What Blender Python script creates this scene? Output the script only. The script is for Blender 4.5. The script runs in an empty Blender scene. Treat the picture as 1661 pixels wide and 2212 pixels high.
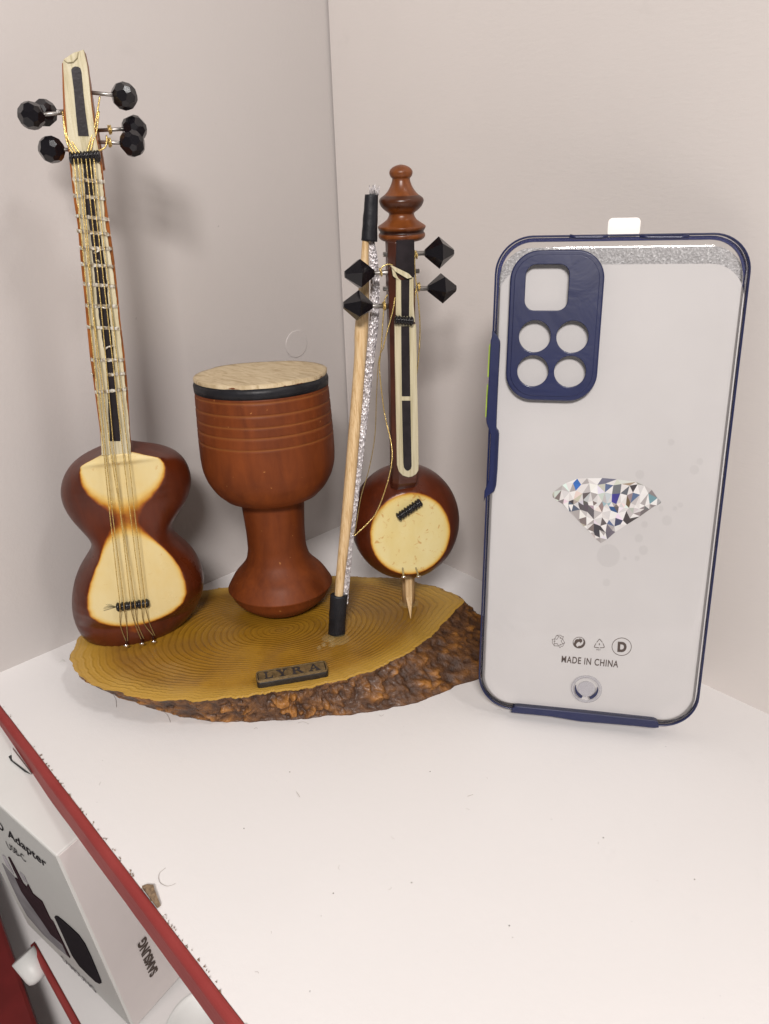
import bpy, math, random
from mathutils import Vector as V, Matrix, noise, geometry
random.seed(7)
S = bpy.context.scene
COL = S.collection
# ------------------------------------------------------------------ camera (solved from the photo's vanishing points)
FPX = 1655.0; PX, PY = 830.5, 1106.0            # focal length and centre in photo units (photo taken as 1661 x 2212)
CX = V((0.6884012, 0.7248763, -0.0256547)); CY = V((0.2993916, -0.3161869, -0.9002169)); CZ = V((-0.6606576, 0.6120296, -0.4346853))   # world axes of camera right, down, forward
CP = V((0.2948845, -0.2483953, 0.1907977))
cam = bpy.data.cameras.new('camera'); camo = bpy.data.objects.new('camera', cam); COL.objects.link(camo)
cam.sensor_fit = 'HORIZONTAL'; cam.sensor_width = 36; cam.lens = 36 * FPX / 1661
cam.clip_start = 0.005; cam.clip_end = 50
m = Matrix((CX, -CY, -CZ)).transposed().to_4x4(); m.translation = CP
camo.matrix_world = m
S.camera = camo
# ------------------------------------------------------------------ light: shop lamps above the cabinet
W = bpy.data.worlds.new('World'); S.world = W; W.use_nodes = True
bg = W.node_tree.nodes['Background']; bg.inputs[0].default_value = (1.0, .95, .92, 1); bg.inputs[1].default_value = 0.14
def area(name, loc, target, sx, sy, power, col):
    l = bpy.data.lights.new(name, 'AREA'); l.shape = 'RECTANGLE'; l.size = sx; l.size_y = sy; l.energy = power; l.color = col
    o = bpy.data.objects.new(name, l); COL.objects.link(o); o.location = loc
    o.rotation_euler = (V(target) - V(loc)).to_track_quat('-Z', 'Y').to_euler(); return o
area('ceiling_lamp_front', (.66, -.62, .66), (.12, -.05, .08), .22, .12, 8.7, (1, .945, .915))
area('ceiling_lamp_right', (.60, .14, 1.05), (.12, -.10, .0), .30, .08, 5.6, (1, .97, .95))
S.view_settings.view_transform = 'Standard'; S.view_settings.look = 'None'
S.view_settings.exposure = 0.0; S.view_settings.gamma = 1
S.view_settings.use_curve_mapping = False
S.render.engine = 'CYCLES'
S.cycles.max_bounces = 10; S.cycles.transparent_max_bounces = 16

# ------------------------------------------------------------------ measuring helpers
def ray(x, y):
    return ((x - PX) * CX + (y - PY) * CY + FPX * CZ).normalized()
def hit(x, y, p0, nn):
    r = ray(x, y); return CP + r * ((p0 - CP).dot(nn) / r.dot(nn))
def onz(x, y, z): return hit(x, y, V((0, 0, z)), V((0, 0, 1)))
class Frame:
    """a thing's own upright frame: u to its right, w up, n out of its face"""
    def __init__(s, o, az=0, tilt=0, u=None, w=None):
        s.o = V(o)
        if u is None:
            a = math.radians(az); t = math.radians(tilt); h = V((math.cos(a), math.sin(a), 0))
            s.n = h * math.cos(t) + V((0, 0, math.sin(t))); s.w = -h * math.sin(t) + V((0, 0, math.cos(t))); s.u = s.w.cross(s.n)
        else:
            s.u = u.normalized(); s.w = w.normalized(); s.n = s.u.cross(s.w)
    def p(s, u, w, n=0): return s.o + s.u * u + s.w * w + s.n * n
    def uw(s, x, y, n=0):
        q = hit(x, y, s.o + s.n * n, s.n) - s.o
        return q.dot(s.u), q.dot(s.w)
    def px(s, x, y, n=0): return hit(x, y, s.o + s.n * n, s.n)
# conversions from the enlargements the measures were read from
def Zm(ox, oy, sc): return lambda x, y: ((ox + x / sc) / 1.8519, (oy + y / sc) / 1.8519)
zHead = Zm(0, 150, 2.373); zNeck = Zm(200, 850, 2.212); zBody = Zm(150, 1700, 2.076); zDrum = Zm(650, 1400, 1.924)
zKt = Zm(1300, 600, 2.765); zKb = Zm(1250, 1300, 1.7014); zLogL = Zm(250, 2450, 1.8456); zLogR = Zm(1100, 2250, 1.954)
zCt = Zm(1900, 800, 1.4124); zCb = Zm(1850, 1750, 1.3548); zCs = Zm(1880, 1300, 2.765); zDia = Zm(2150, 1850, 3.02)
zSym = Zm(2100, 2450, 2.768); zPlq = Zm(950, 2600, 3.691); zBox = Zm(0, 2700, 1.51); zBx = Zm(0, 3300, 2.778); zEd = Zm(400, 3600, 2.373)

# ------------------------------------------------------------------ materials
def lin(r, g, b):
    f = lambda c: (c / 255 / 12.92) if c / 255 <= .04045 else ((c / 255 + .055) / 1.055) ** 2.4
    return (f(r), f(g), f(b), 1)
class NT:
    def __init__(s, name):
        s.m = bpy.data.materials.new(name); s.m.use_nodes = True; s.t = s.m.node_tree
        s.b = s.t.nodes['Principled BSDF']; s.out = s.t.nodes['Material Output']
    def n(s, typ, **kw):
        k = s.t.nodes.new(typ)
        for a, v in kw.items():
            if a.startswith('i_'):
                key = a[2:]; key = int(key) if key.isdigit() else key.replace('_', ' ')
                k.inputs[key].default_value = v
            else: setattr(k, a, v)
        return k
    def l(s, a, b): s.t.links.new(a, b)
    def ramp(s, fac, stops, interp='LINEAR'):
        r = s.n('ShaderNodeValToRGB'); r.color_ramp.interpolation = interp
        e = r.color_ramp.elements
        while len(e) < len(stops): e.new(.5)
        for i, (p, c) in enumerate(stops):
            e[i].position = p; e[i].color = c if len(c) == 4 else (*c, 1)
        s.l(fac, r.inputs[0]); return r.outputs[0]
    def noise(s, scale, detail=4, rough=.55, vec=None, stretch=None, dist=0):
        k = s.n('ShaderNodeTexNoise'); k.inputs['Scale'].default_value = scale; k.inputs['Detail'].default_value = detail
        k.inputs['Roughness'].default_value = rough; k.inputs['Distortion'].default_value = dist
        tc = s.n('ShaderNodeTexCoord').outputs['Object'] if vec is None else vec
        if stretch:
            mp = s.n('ShaderNodeMapping'); mp.inputs['Scale'].default_value = stretch; s.l(tc, mp.inputs[0]); tc = mp.outputs[0]
        s.l(tc, k.inputs['Vector']); return k.outputs['Fac']
    def bump(s, h, strength=.3, dist=.0005, prev=None):
        k = s.n('ShaderNodeBump'); k.inputs['Strength'].default_value = strength; k.inputs['Distance'].default_value = dist
        s.l(h, k.inputs['Height'])
        if prev is not None: s.l(prev, k.inputs['Normal'])
        s.l(k.outputs[0], s.b.inputs['Normal']); return k.outputs[0]
    def mix(s, a, b, f, mode='MIX'):
        k = s.n('ShaderNodeMix', data_type='RGBA', blend_type=mode)
        for sock, v in ((k.inputs[6], a), (k.inputs[7], b), (k.inputs[0], f)):
            if isinstance(v, bpy.types.NodeSocket): s.l(v, sock)
            else: sock.default_value = v
        return k.outputs[2]
    def col(s, c):
        if isinstance(c, bpy.types.NodeSocket): s.l(c, s.b.inputs['Base Color'])
        else: s.b.inputs['Base Color'].default_value = c
        return s
    def set(s, **kw):
        for a, v in kw.items(): s.b.inputs[a.replace('_', ' ')].default_value = v
        return s
def simple(name, c, rough=.5, var=.12, nscale=60, metal=0, bump=0, bscale=400, coat=0):
    k = NT(name)
    d = tuple(x * (1 - var) for x in c[:3]) + (1,); h = tuple(min(1, x * (1 + var)) for x in c[:3]) + (1,)
    k.col(k.ramp(k.noise(nscale), [(.3, d), (.7, h)])); k.set(Roughness=rough, Metallic=metal, Coat_Weight=coat)
    if bump: k.bump(k.noise(bscale), bump, .0004)
    return k.m
def laminate(name, base, ripple):
    k = NT(name)
    c = k.ramp(k.noise(9, 3), [(.3, tuple(x * .96 for x in base[:3]) + (1,)), (.7, base)])
    # faint stains and scuffs with a shape of their own
    st = k.ramp(k.noise(38, 6, .6, dist=.6), [(.66, (0, 0, 0, 1)), (.78, (1, 1, 1, 1))])
    c = k.mix(c, tuple(x * .80 for x in base[:3]) + (1,), k.mix((0, 0, 0, 1), (.25, .25, .25, 1), st))
    sp = k.ramp(k.noise(420, 2, .5), [(.78, (0, 0, 0, 1)), (.82, (1, 1, 1, 1))])
    c = k.mix(c, tuple(x * .6 for x in base[:3]) + (1,), sp)
    k.col(c); k.set(Roughness=.42)
    b = k.bump(k.noise(1.0, 3, .6, stretch=ripple), .22, .0003)
    k.bump(k.noise(2200, 2), .12, .0001, b)
    return k.m
M = {}
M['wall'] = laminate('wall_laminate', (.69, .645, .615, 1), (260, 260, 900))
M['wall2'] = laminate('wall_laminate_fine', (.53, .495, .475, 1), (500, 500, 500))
M['shelf'] = laminate('shelf_laminate', (.77, .75, .74, 1), (300, 300, 300))
M['dark_gap'] = simple('gap', (.07, .055, .05, 1), .8)
k = NT('red_edging'); k.col(k.ramp(k.noise(40, 5), [(.3, (.25, .036, .034, 1)), (.7, (.31, .055, .050, 1))])); k.set(Roughness=.5, Specular_IOR_Level=.15)
b = k.bump(k.noise(1, 3, .5, stretch=(160, 500, 500)), .25, .0005); k.bump(k.noise(2500, 2), .15, .0001, b); M['red'] = k.m
M['red_dark'] = simple('dark_red_paint', (.16, .014, .013, 1), .5, .2, 40)
M['chipboard'] = simple('chipboard', (.22, .15, .09, 1), .9, .5, 900, bump=.8, bscale=1200)
def varnish(name, dark, light, rough=.36, grain=(40, 40, 8), spots=True, bright=None, coat=.10, spec=.35):
    k = NT(name)
    g = k.noise(6, 6, .6, stretch=grain, dist=.4)
    c = k.ramp(g, [(.25, dark), (.75, light)])
    big = k.noise(45, 3, .5)
    c = k.mix(c, bright or tuple(x * 1.5 for x in light[:3]) + (1,), k.mix((0, 0, 0, 1), (.35, .35, .35, 1), k.ramp(big, [(.45, (0, 0, 0, 1)), (.75, (1, 1, 1, 1))])))
    if spots:
        sp = k.ramp(k.noise(480, 2, .5), [(.735, (0, 0, 0, 1)), (.765, (1, 1, 1, 1))])
        c = k.mix(c, (.36, .14, .04, 1), sp)
    k.set(Roughness=rough, Coat_Weight=coat, Coat_Roughness=.3, Specular_IOR_Level=spec)
    k.l(k.ramp(k.noise(70, 4), [(.3, (rough - .08,) * 3), (.7, (rough + .14,) * 3)]), k.b.inputs['Roughness'])
    k.bump(k.noise(8, 6, .6, stretch=(grain[0] * 2, grain[1] * 2, grain[2] * 2)), .12, .0004)
    return k, c
k, c = varnish('drum_wood', (.100, .021, .0045, 1), (.185, .042, .0075, 1), .55, coat=0, spec=.25)
at = k.n('ShaderNodeAttribute', attribute_name='groove').outputs['Fac']
k.col(k.mix(c, (.24, .078, .018, 1), at)); M['drum'] = k.m
k, c = varnish('finial_wood', (.11, .028, .006, 1), (.22, .064, .013, 1), .32, spots=False)
at = k.n('ShaderNodeAttribute', attribute_name='groove').outputs['Fac']
k.col(k.mix(c, (.030, .008, .004, 1), at)); M['finial'] = k.m
def gourd(name, cream_a, cream_b, blot=.68):
    k, c = varnish(name, (.052, .009, .003, 1), (.105, .019, .0045, 1), .33, spots=False)
    e = k.n('ShaderNodeAttribute', attribute_name='board').outputs['Fac']
    wob = k.n('ShaderNodeMath', operation='MULTIPLY_ADD'); k.l(k.noise(260, 4, .6), wob.inputs[0]); wob.inputs[1].default_value = .16
    k.l(e, wob.inputs[2])
    sub = k.n('ShaderNodeMath', operation='SUBTRACT'); k.l(wob.outputs[0], sub.inputs[0]); sub.inputs[1].default_value = .08
    cream = k.ramp(k.noise(50, 4, .6, stretch=(1, 1, .5)), [(.25, cream_a), (.75, cream_b)])
    sp = k.ramp(k.noise(330, 3, .6, dist=1), [(blot, (0, 0, 0, 1)), (blot + .08, (1, 1, 1, 1))])
    cream = k.mix(cream, (.50, .24, .05, 1), k.mix((0, 0, 0, 1), (.7, .7, .7, 1), sp))
    edge = k.ramp(sub.outputs[0], [(.44, (0, 0, 0, 1)), (.50, (1, 1, 1, 1))])
    burn = k.ramp(sub.outputs[0], [(.50, (.36, .10, .012, 1)), (.60, (.78, .46, .10, 1)), (.78, (1, .88, .60, 1)), (1.0, (1, 1, 1, 1))])
    k.col(k.mix(c, k.mix(cream, burn, 1.0, 'MULTIPLY'), edge)); return k.m
M['tar'] = gourd('tar_gourd', (.64, .48, .19, 1), (.70, .60, .34, 1), .68)
M['kam'] = gourd('spike_fiddle_gourd', (.64, .49, .17, 1), (.72, .63, .34, 1), .60)
M['neck'] = simple('neck_wood', (.30, .095, .018, 1), .38, .35, 90, bump=.1)
M['neck_dark'] = simple('neck_dark_wood', (.060, .016, .008, 1), .32, .35, 90, bump=.25, bscale=300)
k = NT('cream_overlay'); g = k.noise(10, 5, .6, stretch=(90, 90, 3))
k.col(k.ramp(g, [(.28, (.36, .31, .17, 1)), (.5, (.53, .47, .31, 1)), (.75, (.62, .57, .42, 1))])); k.set(Roughness=.55); k.bump(k.noise(1500, 3), .35, .0002); M['bone'] = k.m
M['black'] = simple('black_inlay', (.018, .014, .016, 1), .38, .3, 200, bump=.15, bscale=900)
M['black_gloss'] = simple('black_thread', (.010, .009, .010, 1), .22, .2, 200)
M['tape'] = simple('black_tape', (.014, .014, .017, 1), .42, .3, 200, bump=.5, bscale=260)
k = NT('black_bead'); k.col((.007, .006, .008, 1)); k.set(Roughness=.17); k.bump(k.noise(300, 3), .05, .0003); M['bead'] = k.m
M['peg'] = simple('peg_metal', (.36, .34, .32, 1), .35, .25, 300, metal=.9)
k = NT('gold_wire'); wv = k.noise(4200, 2, .5)
k.col(k.ramp(wv, [(.35, (.42, .26, .06, 1)), (.6, (.95, .74, .30, 1))])); k.set(Metallic=.85, Roughness=.28); k.bump(wv, .8, .0002); M['gold'] = k.m
k = NT('bronze_wire'); wv = k.noise(4200, 2, .5)
k.col(k.ramp(wv, [(.35, (.20, .13, .045, 1)), (.6, (.50, .38, .17, 1))])); k.set(Metallic=.6, Roughness=.35); M['wire'] = k.m
k = NT('pearl_strip'); g = k.noise(900, 2, .5)
k.col(k.ramp(g, [(.35, (.26, .20, .12, 1)), (.5, (.50, .46, .38, 1)), (.65, (.74, .72, .66, 1))])); k.set(Roughness=.25, Metallic=.2); k.bump(g, .6, .0003); M['pearl'] = k.m
M['steel'] = simple('pin_metal', (.75, .72, .70, 1), .18, .1, 200, metal=1)
k = NT('drum_skin'); g = k.noise(7, 5, .62, stretch=(16, 70, 16), dist=1.2)
c = k.ramp(g, [(.30, (.36, .26, .14, 1)), (.5, (.53, .42, .26, 1)), (.72, (.62, .51, .34, 1))])
kn = k.ramp(k.noise(110, 2, .5, stretch=(.6, 1.8, 1)), [(.74, (0, 0, 0, 1)), (.80, (1, 1, 1, 1))])
k.col(k.mix(c, (.30, .18, .08, 1), kn)); k.set(Roughness=.7); k.bump(g, .25, .0004); M['skin'] = k.m
k = NT('bamboo'); g = k.noise(8, 6, .65, stretch=(230, 230, 3))
k.col(k.ramp(g, [(.3, (.44, .26, .10, 1)), (.5, (.66, .46, .24, 1)), (.7, (.76, .58, .35, 1))])); k.set(Roughness=.5); k.bump(g, .3, .0003); M['bamboo'] = k.m
k = NT('silver_braid'); vo = k.n('ShaderNodeTexVoronoi'); vo.inputs['Scale'].default_value = 1300
tc = k.n('ShaderNodeTexCoord'); mp = k.n('ShaderNodeMapping'); mp.inputs['Scale'].default_value = (1, 1, .8); k.l(tc.outputs['Object'], mp.inputs[0]); k.l(mp.outputs[0], vo.inputs['Vector'])
k.col(k.ramp(vo.outputs['Color'], [(.2, (.42, .39, .40, 1)), (.55, (.62, .59, .60, 1)), (.8, (.85, .82, .83, 1))])); k.set(Metallic=.7, Roughness=.5)
k.bump(vo.outputs['Distance'], .7, .0005); M['silver'] = k.m
# tree slice: rings and bark, both following the piece's own radius
k = NT('slice_face'); r = k.n('ShaderNodeAttribute', attribute_name='ring').outputs['Fac']
nz = k.noise(26, 3, .5)
ma = k.n('ShaderNodeMath', operation='MULTIPLY_ADD'); k.l(nz, ma.inputs[0]); ma.inputs[1].default_value = .10; k.l(r, ma.inputs[2])
mu = k.n('ShaderNodeMath', operation='MULTIPLY'); k.l(ma.outputs[0], mu.inputs[0]); mu.inputs[1].default_value = 31
fr = k.n('ShaderNodeMath', operation='FRACT'); k.l(mu.outputs[0], fr.inputs[0])
band = k.ramp(fr.outputs[0], [(0, (.0, .0, .0, 1)), (.25, (.85, .85, .85, 1)), (.75, (1, 1, 1, 1)), (.97, (.05, .05, .05, 1))])
tone = k.ramp(k.noise(32, 3, .5), [(.3, (.27, .128, .011, 1)), (.7, (.39, .205, .018, 1))])
wk = k.ramp(k.noise(40, 4, .6, dist=.5), [(.35, (.25, .25, .25, 1)), (.65, (1, 1, 1, 1))])
fine = k.ramp(k.noise(1, 5, .7, stretch=(240, 240, 240), dist=.3), [(.3, (.86, .84, .80, 1)), (.7, (1.0, 1.0, 1.0, 1))])
c = k.mix(tone, k.mix(k.mix(tone, (.66, .61, .52, 1), 1.0, 'MULTIPLY'), tone, band), wk)
c = k.mix(c, fine, 1.0, 'MULTIPLY')
c = k.mix(c, (.20, .105, .032, 1), k.mix((0, 0, 0, 1), (.55, .55, .55, 1), k.ramp(k.noise(22, 4, .6, dist=.8), [(.48, (0, 0, 0, 1)), (.66, (1, 1, 1, 1))])))
lo = k.ramp(r, [(.80, (0, 0, 0, 1)), (.93, (1, 1, 1, 1))])
c = k.mix(c, (.50, .30, .05, 1), k.mix((0, 0, 0, 1), (.7, .7, .7, 1), lo))
c = k.mix(c, (.24, .085, .02, 1), k.ramp(ma.outputs[0], [(1.012, (0, 0, 0, 1)), (1.035, (1, 1, 1, 1))]))
ft = k.ramp(k.noise(700, 2, .5), [(.72, (0, 0, 0, 1)), (.77, (1, 1, 1, 1))])
c = k.mix(c, (.20, .09, .02, 1), k.mix((0, 0, 0, 1), (.6, .6, .6, 1), ft))
k.col(c); k.set(Roughness=.38, Coat_Weight=.3, Coat_Roughness=.25)
b = k.bump(band, .35, .0005); k.bump(k.noise(500, 4), .25, .0002, b); M['slice'] = k.m
k = NT('bark'); h = k.n('ShaderNodeAttribute', attribute_name='lump').outputs['Fac']
nz = k.noise(330, 5, .65)
ma = k.n('ShaderNodeMath', operation='MULTIPLY_ADD'); k.l(nz, ma.inputs[0]); ma.inputs[1].default_value = .5; k.l(h, ma.inputs[2])
k.col(k.ramp(ma.outputs[0], [(.30, (.030, .014, .008, 1)), (.52, (.085, .035, .013, 1)), (.74, (.19, .075, .014, 1)), (.98, (.34, .140, .024, 1))]))
k.set(Roughness=.5, Coat_Weight=.15, Coat_Roughness=.25)
b = k.bump(nz, .8, .0012); k.bump(k.noise(1400, 3), .4, .0003, b); M['bark'] = k.m
k = NT('hot_glue'); k.col((.62, .50, .25, 1)); k.set(Roughness=.12, Alpha=.16); k.bump(k.noise(500, 2), .6, .0005); M['glue'] = k.m
M['bronze'] = simple('plaque_bronze', (.17, .115, .05, 1), .45, .35, 500, metal=.3, bump=.5, bscale=700)
M['plaque_dark'] = simple('plaque_dark', (.028, .022, .018, 1), .4, .3, 300, metal=.3)
M['plaque_letter'] = simple('plaque_letter', (.040, .036, .038, 1), .45, .3, 300, metal=.3)
# phone case
k = NT('blue_rubber'); k.col(k.ramp(k.noise(40, 3), [(.3, (.005, .009, .052, 1)), (.7, (.007, .013, .070, 1))])); k.set(Roughness=.38, Coat_Weight=.25, Coat_Roughness=.10); k.bump(k.noise(55, 4, .6, dist=1), .10, .002); M['blue'] = k.m
def clear(name, tint, gl, rough, bump=0, bs=60, opac=0.0, oc=(1, 1, 1, 1)):
    k = NT(name); k.t.nodes.remove(k.b)
    tr = k.n('ShaderNodeBsdfTransparent'); tr.inputs[0].default_value = tint
    g = k.n('ShaderNodeBsdfGlossy'); g.inputs['Roughness'].default_value = rough
    fz = k.n('ShaderNodeFresnel'); fz.inputs[0].default_value = 1.45
    ml = k.n('ShaderNodeMath', operation='MULTIPLY', use_clamp=True); k.l(fz.outputs[0], ml.inputs[0]); ml.inputs[1].default_value = gl
    mx = k.n('ShaderNodeMixShader'); k.l(ml.outputs[0], mx.inputs[0]); k.l(tr.outputs[0], mx.inputs[1]); k.l(g.outputs[0], mx.inputs[2])
    if bump:
        bp = k.n('ShaderNodeBump'); bp.inputs['Strength'].default_value = bump; bp.inputs['Distance'].default_value = .002
        k.l(k.noise(bs, 4, .6, dist=1), bp.inputs['Height']); k.l(bp.outputs[0], g.inputs['Normal']); k.l(bp.outputs[0], fz.inputs['Normal'])
    last = mx.outputs[0]
    if opac:
        df = k.n('ShaderNodeBsdfDiffuse'); df.inputs[0].default_value = oc
        m2 = k.n('ShaderNodeMixShader'); m2.inputs[0].default_value = opac; k.l(last, m2.inputs[1]); k.l(df.outputs[0], m2.inputs[2]); last = m2.outputs[0]
    k.l(last, k.out.inputs[0]); return k.m
M['clear'] = clear('clear_plastic', (.99, .99, .992, 1), .9, .06, .22, 12)
M['clear_edge'] = clear('clear_plastic_edge', (.95, .95, .97, 1), 1.2, .06, .2, 60, .03, (.55, .56, .58, 1))
M['blue_clear'] = clear('translucent_blue_rim', (.40, .44, .72, 1), 1.2, .12, .15, 90, .22, (.03, .04, .13, 1))
k = NT('foam_sheet'); vo = k.noise(1500, 3, .6)
k.col(k.ramp(vo, [(.35, (.42, .41, .41, 1)), (.55, (.56, .55, .55, 1)), (.70, (.90, .90, .90, 1))])); k.set(Roughness=.3); k.bump(vo, 1.0, .0009); M['foam'] = k.m
k = NT('card'); k.col(k.ramp(k.noise(22, 4, .6), [(.3, (.57, .55, .54, 1)), (.7, (.61, .59, .58, 1))])); k.set(Roughness=.6); k.bump(k.noise(1, 2, .5, stretch=(2500, 2500, 2500)), .08, .0001); M['card'] = k.m
M['ink'] = simple('brown_ink', (.085, .060, .050, 1), .6, .1)
M['damp'] = clear('damp_spot', (.985, .985, .985, 1), .05, .3)
M['lime'] = simple('lime_button', (.46, .62, .085, 1), .4, .08)
M['tab'] = simple('hang_tab', (.93, .89, .84, 1), .3, .05, 90)
k = NT('facets'); k.col(k.n('ShaderNodeAttribute', attribute_name='tone').outputs['Color']); k.set(Roughness=.5); M['facets'] = k.m
# lower stock
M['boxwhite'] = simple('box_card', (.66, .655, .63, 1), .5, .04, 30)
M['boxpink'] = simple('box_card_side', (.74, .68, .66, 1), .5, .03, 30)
M['boxshade'] = simple('box_card_shaded', (.43, .43, .41, 1), .5, .04, 30)  # the white card again, greyed: the front's shade is put into its colour
M['boxgap'] = simple('box_gap', (.03, .03, .03, 1), .8)
M['print_black'] = simple('print_black', (.012, .009, .012, 1), .9, .1)
M['print_dark'] = simple('print_maroon', (.028, .012, .016, 1), .35, .2, 200)
M['print_grey'] = simple('print_grey', (.20, .19, .20, 1), .9, .25, 60)
M['print_light'] = simple('print_light_grey', (.34, .32, .34, 1), .45, .2, 60)
for q_ in ('print_black', 'print_dark', 'print_grey', 'print_light', 'ink', 'black', 'tape'): M[q_].node_tree.nodes['Principled BSDF'].inputs['Specular IOR Level'].default_value = .08 if 'print' in q_ else .25
for q_ in ('print_black', 'print_dark', 'print_grey', 'print_light'): M[q_].node_tree.nodes['Principled BSDF'].inputs['Roughness'].default_value = .9
M['white_plastic'] = simple('white_plastic', (.72, .72, .70, 1), .45, .04)
M['hair'] = simple('hair', (.42, .38, .35, 1), .6)
M['dust'] = simple('dust', (.16, .13, .11, 1), .8, .4, 900)

# ------------------------------------------------------------------ mesh helpers
class MB:
    def __init__(s): s.v = []; s.f = []; s.a = {}; s.sm = []
    def add(s, vs, fs, smooth=True, **attrs):
        k = len(s.v); s.v += [V(p) for p in vs]; s.f += [tuple(i + k for i in f) for f in fs]; s.sm += [smooth] * len(fs)
        for n in attrs: s.a.setdefault(n, [0.0] * k)
        for n in s.a:
            s.a[n] += list(attrs[n]) if n in attrs else [0.0] * len(vs)
    def grid(s, rows, closed=True, cap0=False, cap1=False, smooth=True, **attrs):
        n = len(rows[0]); vs = [p for r in rows for p in r]; fs = []
        for i in range(len(rows) - 1):
            for j in range(n if closed else n - 1):
                j2 = (j + 1) % n; fs.append((i * n + j, i * n + j2, (i + 1) * n + j2, (i + 1) * n + j))
        if cap0: fs.append(tuple(reversed(range(n))))
        if cap1: fs.append(tuple(range((len(rows) - 1) * n, len(rows) * n)))
        s.add(vs, fs, smooth, **{k: [x for r in v for x in r] for k, v in attrs.items()})
    def tube(s, pts, r, seg=8, flat=None, cap=True, smooth=True):
        pts = [V(p) for p in pts]; rows = []; up = None
        rr = r if isinstance(r, (list, tuple)) else [r] * len(pts)
        for i, p in enumerate(pts):
            t = (pts[min(i + 1, len(pts) - 1)] - pts[max(i - 1, 0)]).normalized()
            if up is None:
                up = V((0, 0, 1)) if abs(t.z) < .9 else V((1, 0, 0))
                if flat is not None: up = V(flat[0])
            x = up.cross(t).normalized(); y = t.cross(x).normalized(); up = y
            ky = flat[1] if flat is not None else 1
            rows.append([p + x * math.cos(a) * rr[i] + y * math.sin(a) * rr[i] * ky for a in [2 * math.pi * q / seg for q in range(seg)]])
        s.grid(rows, True, cap, cap, smooth); return s
    def lathe(s, prof, o, ax, ux, seg=64, cap0=True, cap1=True, **attrs):
        ax = ax.normalized(); ux = ux.normalized(); vx = ax.cross(ux); rows = []
        for r, z in prof:
            rows.append([o + ax * z + (ux * math.cos(a) + vx * math.sin(a)) * r for a in [2 * math.pi * q / seg for q in range(seg)]])
        s.grid(rows, True, cap0, cap1, True, **{k: [[x] * seg for x in v] for k, v in attrs.items()}); return s
    def box(s, fr, u0, u1, w0, w1, n0, n1):
        c = [fr.p(u, w, n) for n in (n0, n1) for w in (w0, w1) for u in (u0, u1)]
        s.add(c, [(0, 2, 3, 1), (4, 5, 7, 6), (0, 1, 5, 4), (2, 6, 7, 3), (0, 4, 6, 2), (1, 3, 7, 5)], False); return s
    def prism(s, fr, poly, n0, n1):
        """poly of (u,w), ear-cut face at n1 with walls down to n0"""
        a = sum(poly[i][0] * poly[(i + 1) % len(poly)][1] - poly[(i + 1) % len(poly)][0] * poly[i][1] for i in range(len(poly)))
        if a < 0: poly = poly[::-1]
        n = len(poly); vs = [fr.p(u, w, n0) for u, w in poly] + [fr.p(u, w, n1) for u, w in poly]
        tri = geometry.tessellate_polygon([[V((u, w, 0)) for u, w in poly]])
        fs = []
        for t in tri:
            p = [V((*poly[i], 0)) for i in t]
            if (p[1] - p[0]).cross(p[2] - p[0]).z < 0: t = t[::-1]
            fs.append(tuple(i + n for i in t)); fs.append(tuple(reversed(t)))
        fs += [(i, (i + 1) % n, (i + 1) % n + n, i + n) for i in range(n)]
        s.add(vs, fs, False); return s
    def build(s, name, mat, parent=None, loc=None, bevel=0, bseg=2, fix=True):
        me = bpy.data.meshes.new(name)
        off = V(loc) if loc is not None else (WL[parent.name] if parent is not None else V((0, 0, 0)))
        me.from_pydata([tuple(v - off) for v in s.v], [], s.f); me.update()
        me.polygons.foreach_set('use_smooth', s.sm)
        for n, vals in s.a.items():
            at = me.attributes.new(n, 'FLOAT', 'POINT'); at.data.foreach_set('value', vals)
        if fix:
            import bmesh
            b = bmesh.new(); b.from_mesh(me); bmesh.ops.recalc_face_normals(b, faces=b.faces); b.to_mesh(me); b.free()
        me.materials.append(mat)
        o = bpy.data.objects.new(name, me); COL.objects.link(o)
        if parent is not None:
            o.parent = parent; o.location = (0, 0, 0); WL[o.name] = WL[parent.name].copy()
            if loc is not None: o.location = V(loc) - WL[parent.name]; WL[o.name] = V(loc)
        else:
            o.location = off; WL[o.name] = off
        if bevel:
            md = o.modifiers.new('bevel', 'BEVEL'); md.width = bevel; md.segments = bseg; md.limit_method = 'ANGLE'; md.angle_limit = math.radians(35)
        return o
WL = {}
def thing(name, loc, label, cat, group=None):
    o = bpy.data.objects.new(name, None); COL.objects.link(o); o.location = loc; o.empty_display_size = .01
    WL[o.name] = V(loc); tag(o, label, cat, group); return o
def tag(o, label, cat, group=None):
    o['label'] = label; o['category'] = cat
    if group: o['group'] = group
    return o
def struct(o): o['kind'] = 'structure'; return o
def spline_pts(pts, n=8):
    """smooth curve through 2D or 3D points"""
    P = [V(p) for p in pts]; out = []
    for i in range(len(P) - 1):
        a = P[max(i - 1, 0)]; b = P[i]; c = P[i + 1]; d = P[min(i + 2, len(P) - 1)]
        for q in range(n):
            t = q / n
            out.append(.5 * ((2 * b) + (c - a) * t + (2 * a - 5 * b + 4 * c - d) * t * t + (3 * b - a - 3 * c + d) * t ** 3))
    out.append(P[-1]); return out
def rrect(u0, w0, u1, w1, r, seg=10):
    out = []
    rs = r if isinstance(r, (list, tuple)) else (r,) * 4
    for (cu, cw, a0, q) in ((u1 - rs[0], w0 + rs[0], -90, rs[0]), (u1 - rs[1], w1 - rs[1], 0, rs[1]), (u0 + rs[2], w1 - rs[2], 90, rs[2]), (u0 + rs[3], w0 + rs[3], 180, rs[3])):
        for i in range(seg + 1):
            a = math.radians(a0 + 90 * i / seg); out.append((cu + q * math.cos(a), cw + q * math.sin(a)))
    return out
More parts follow.
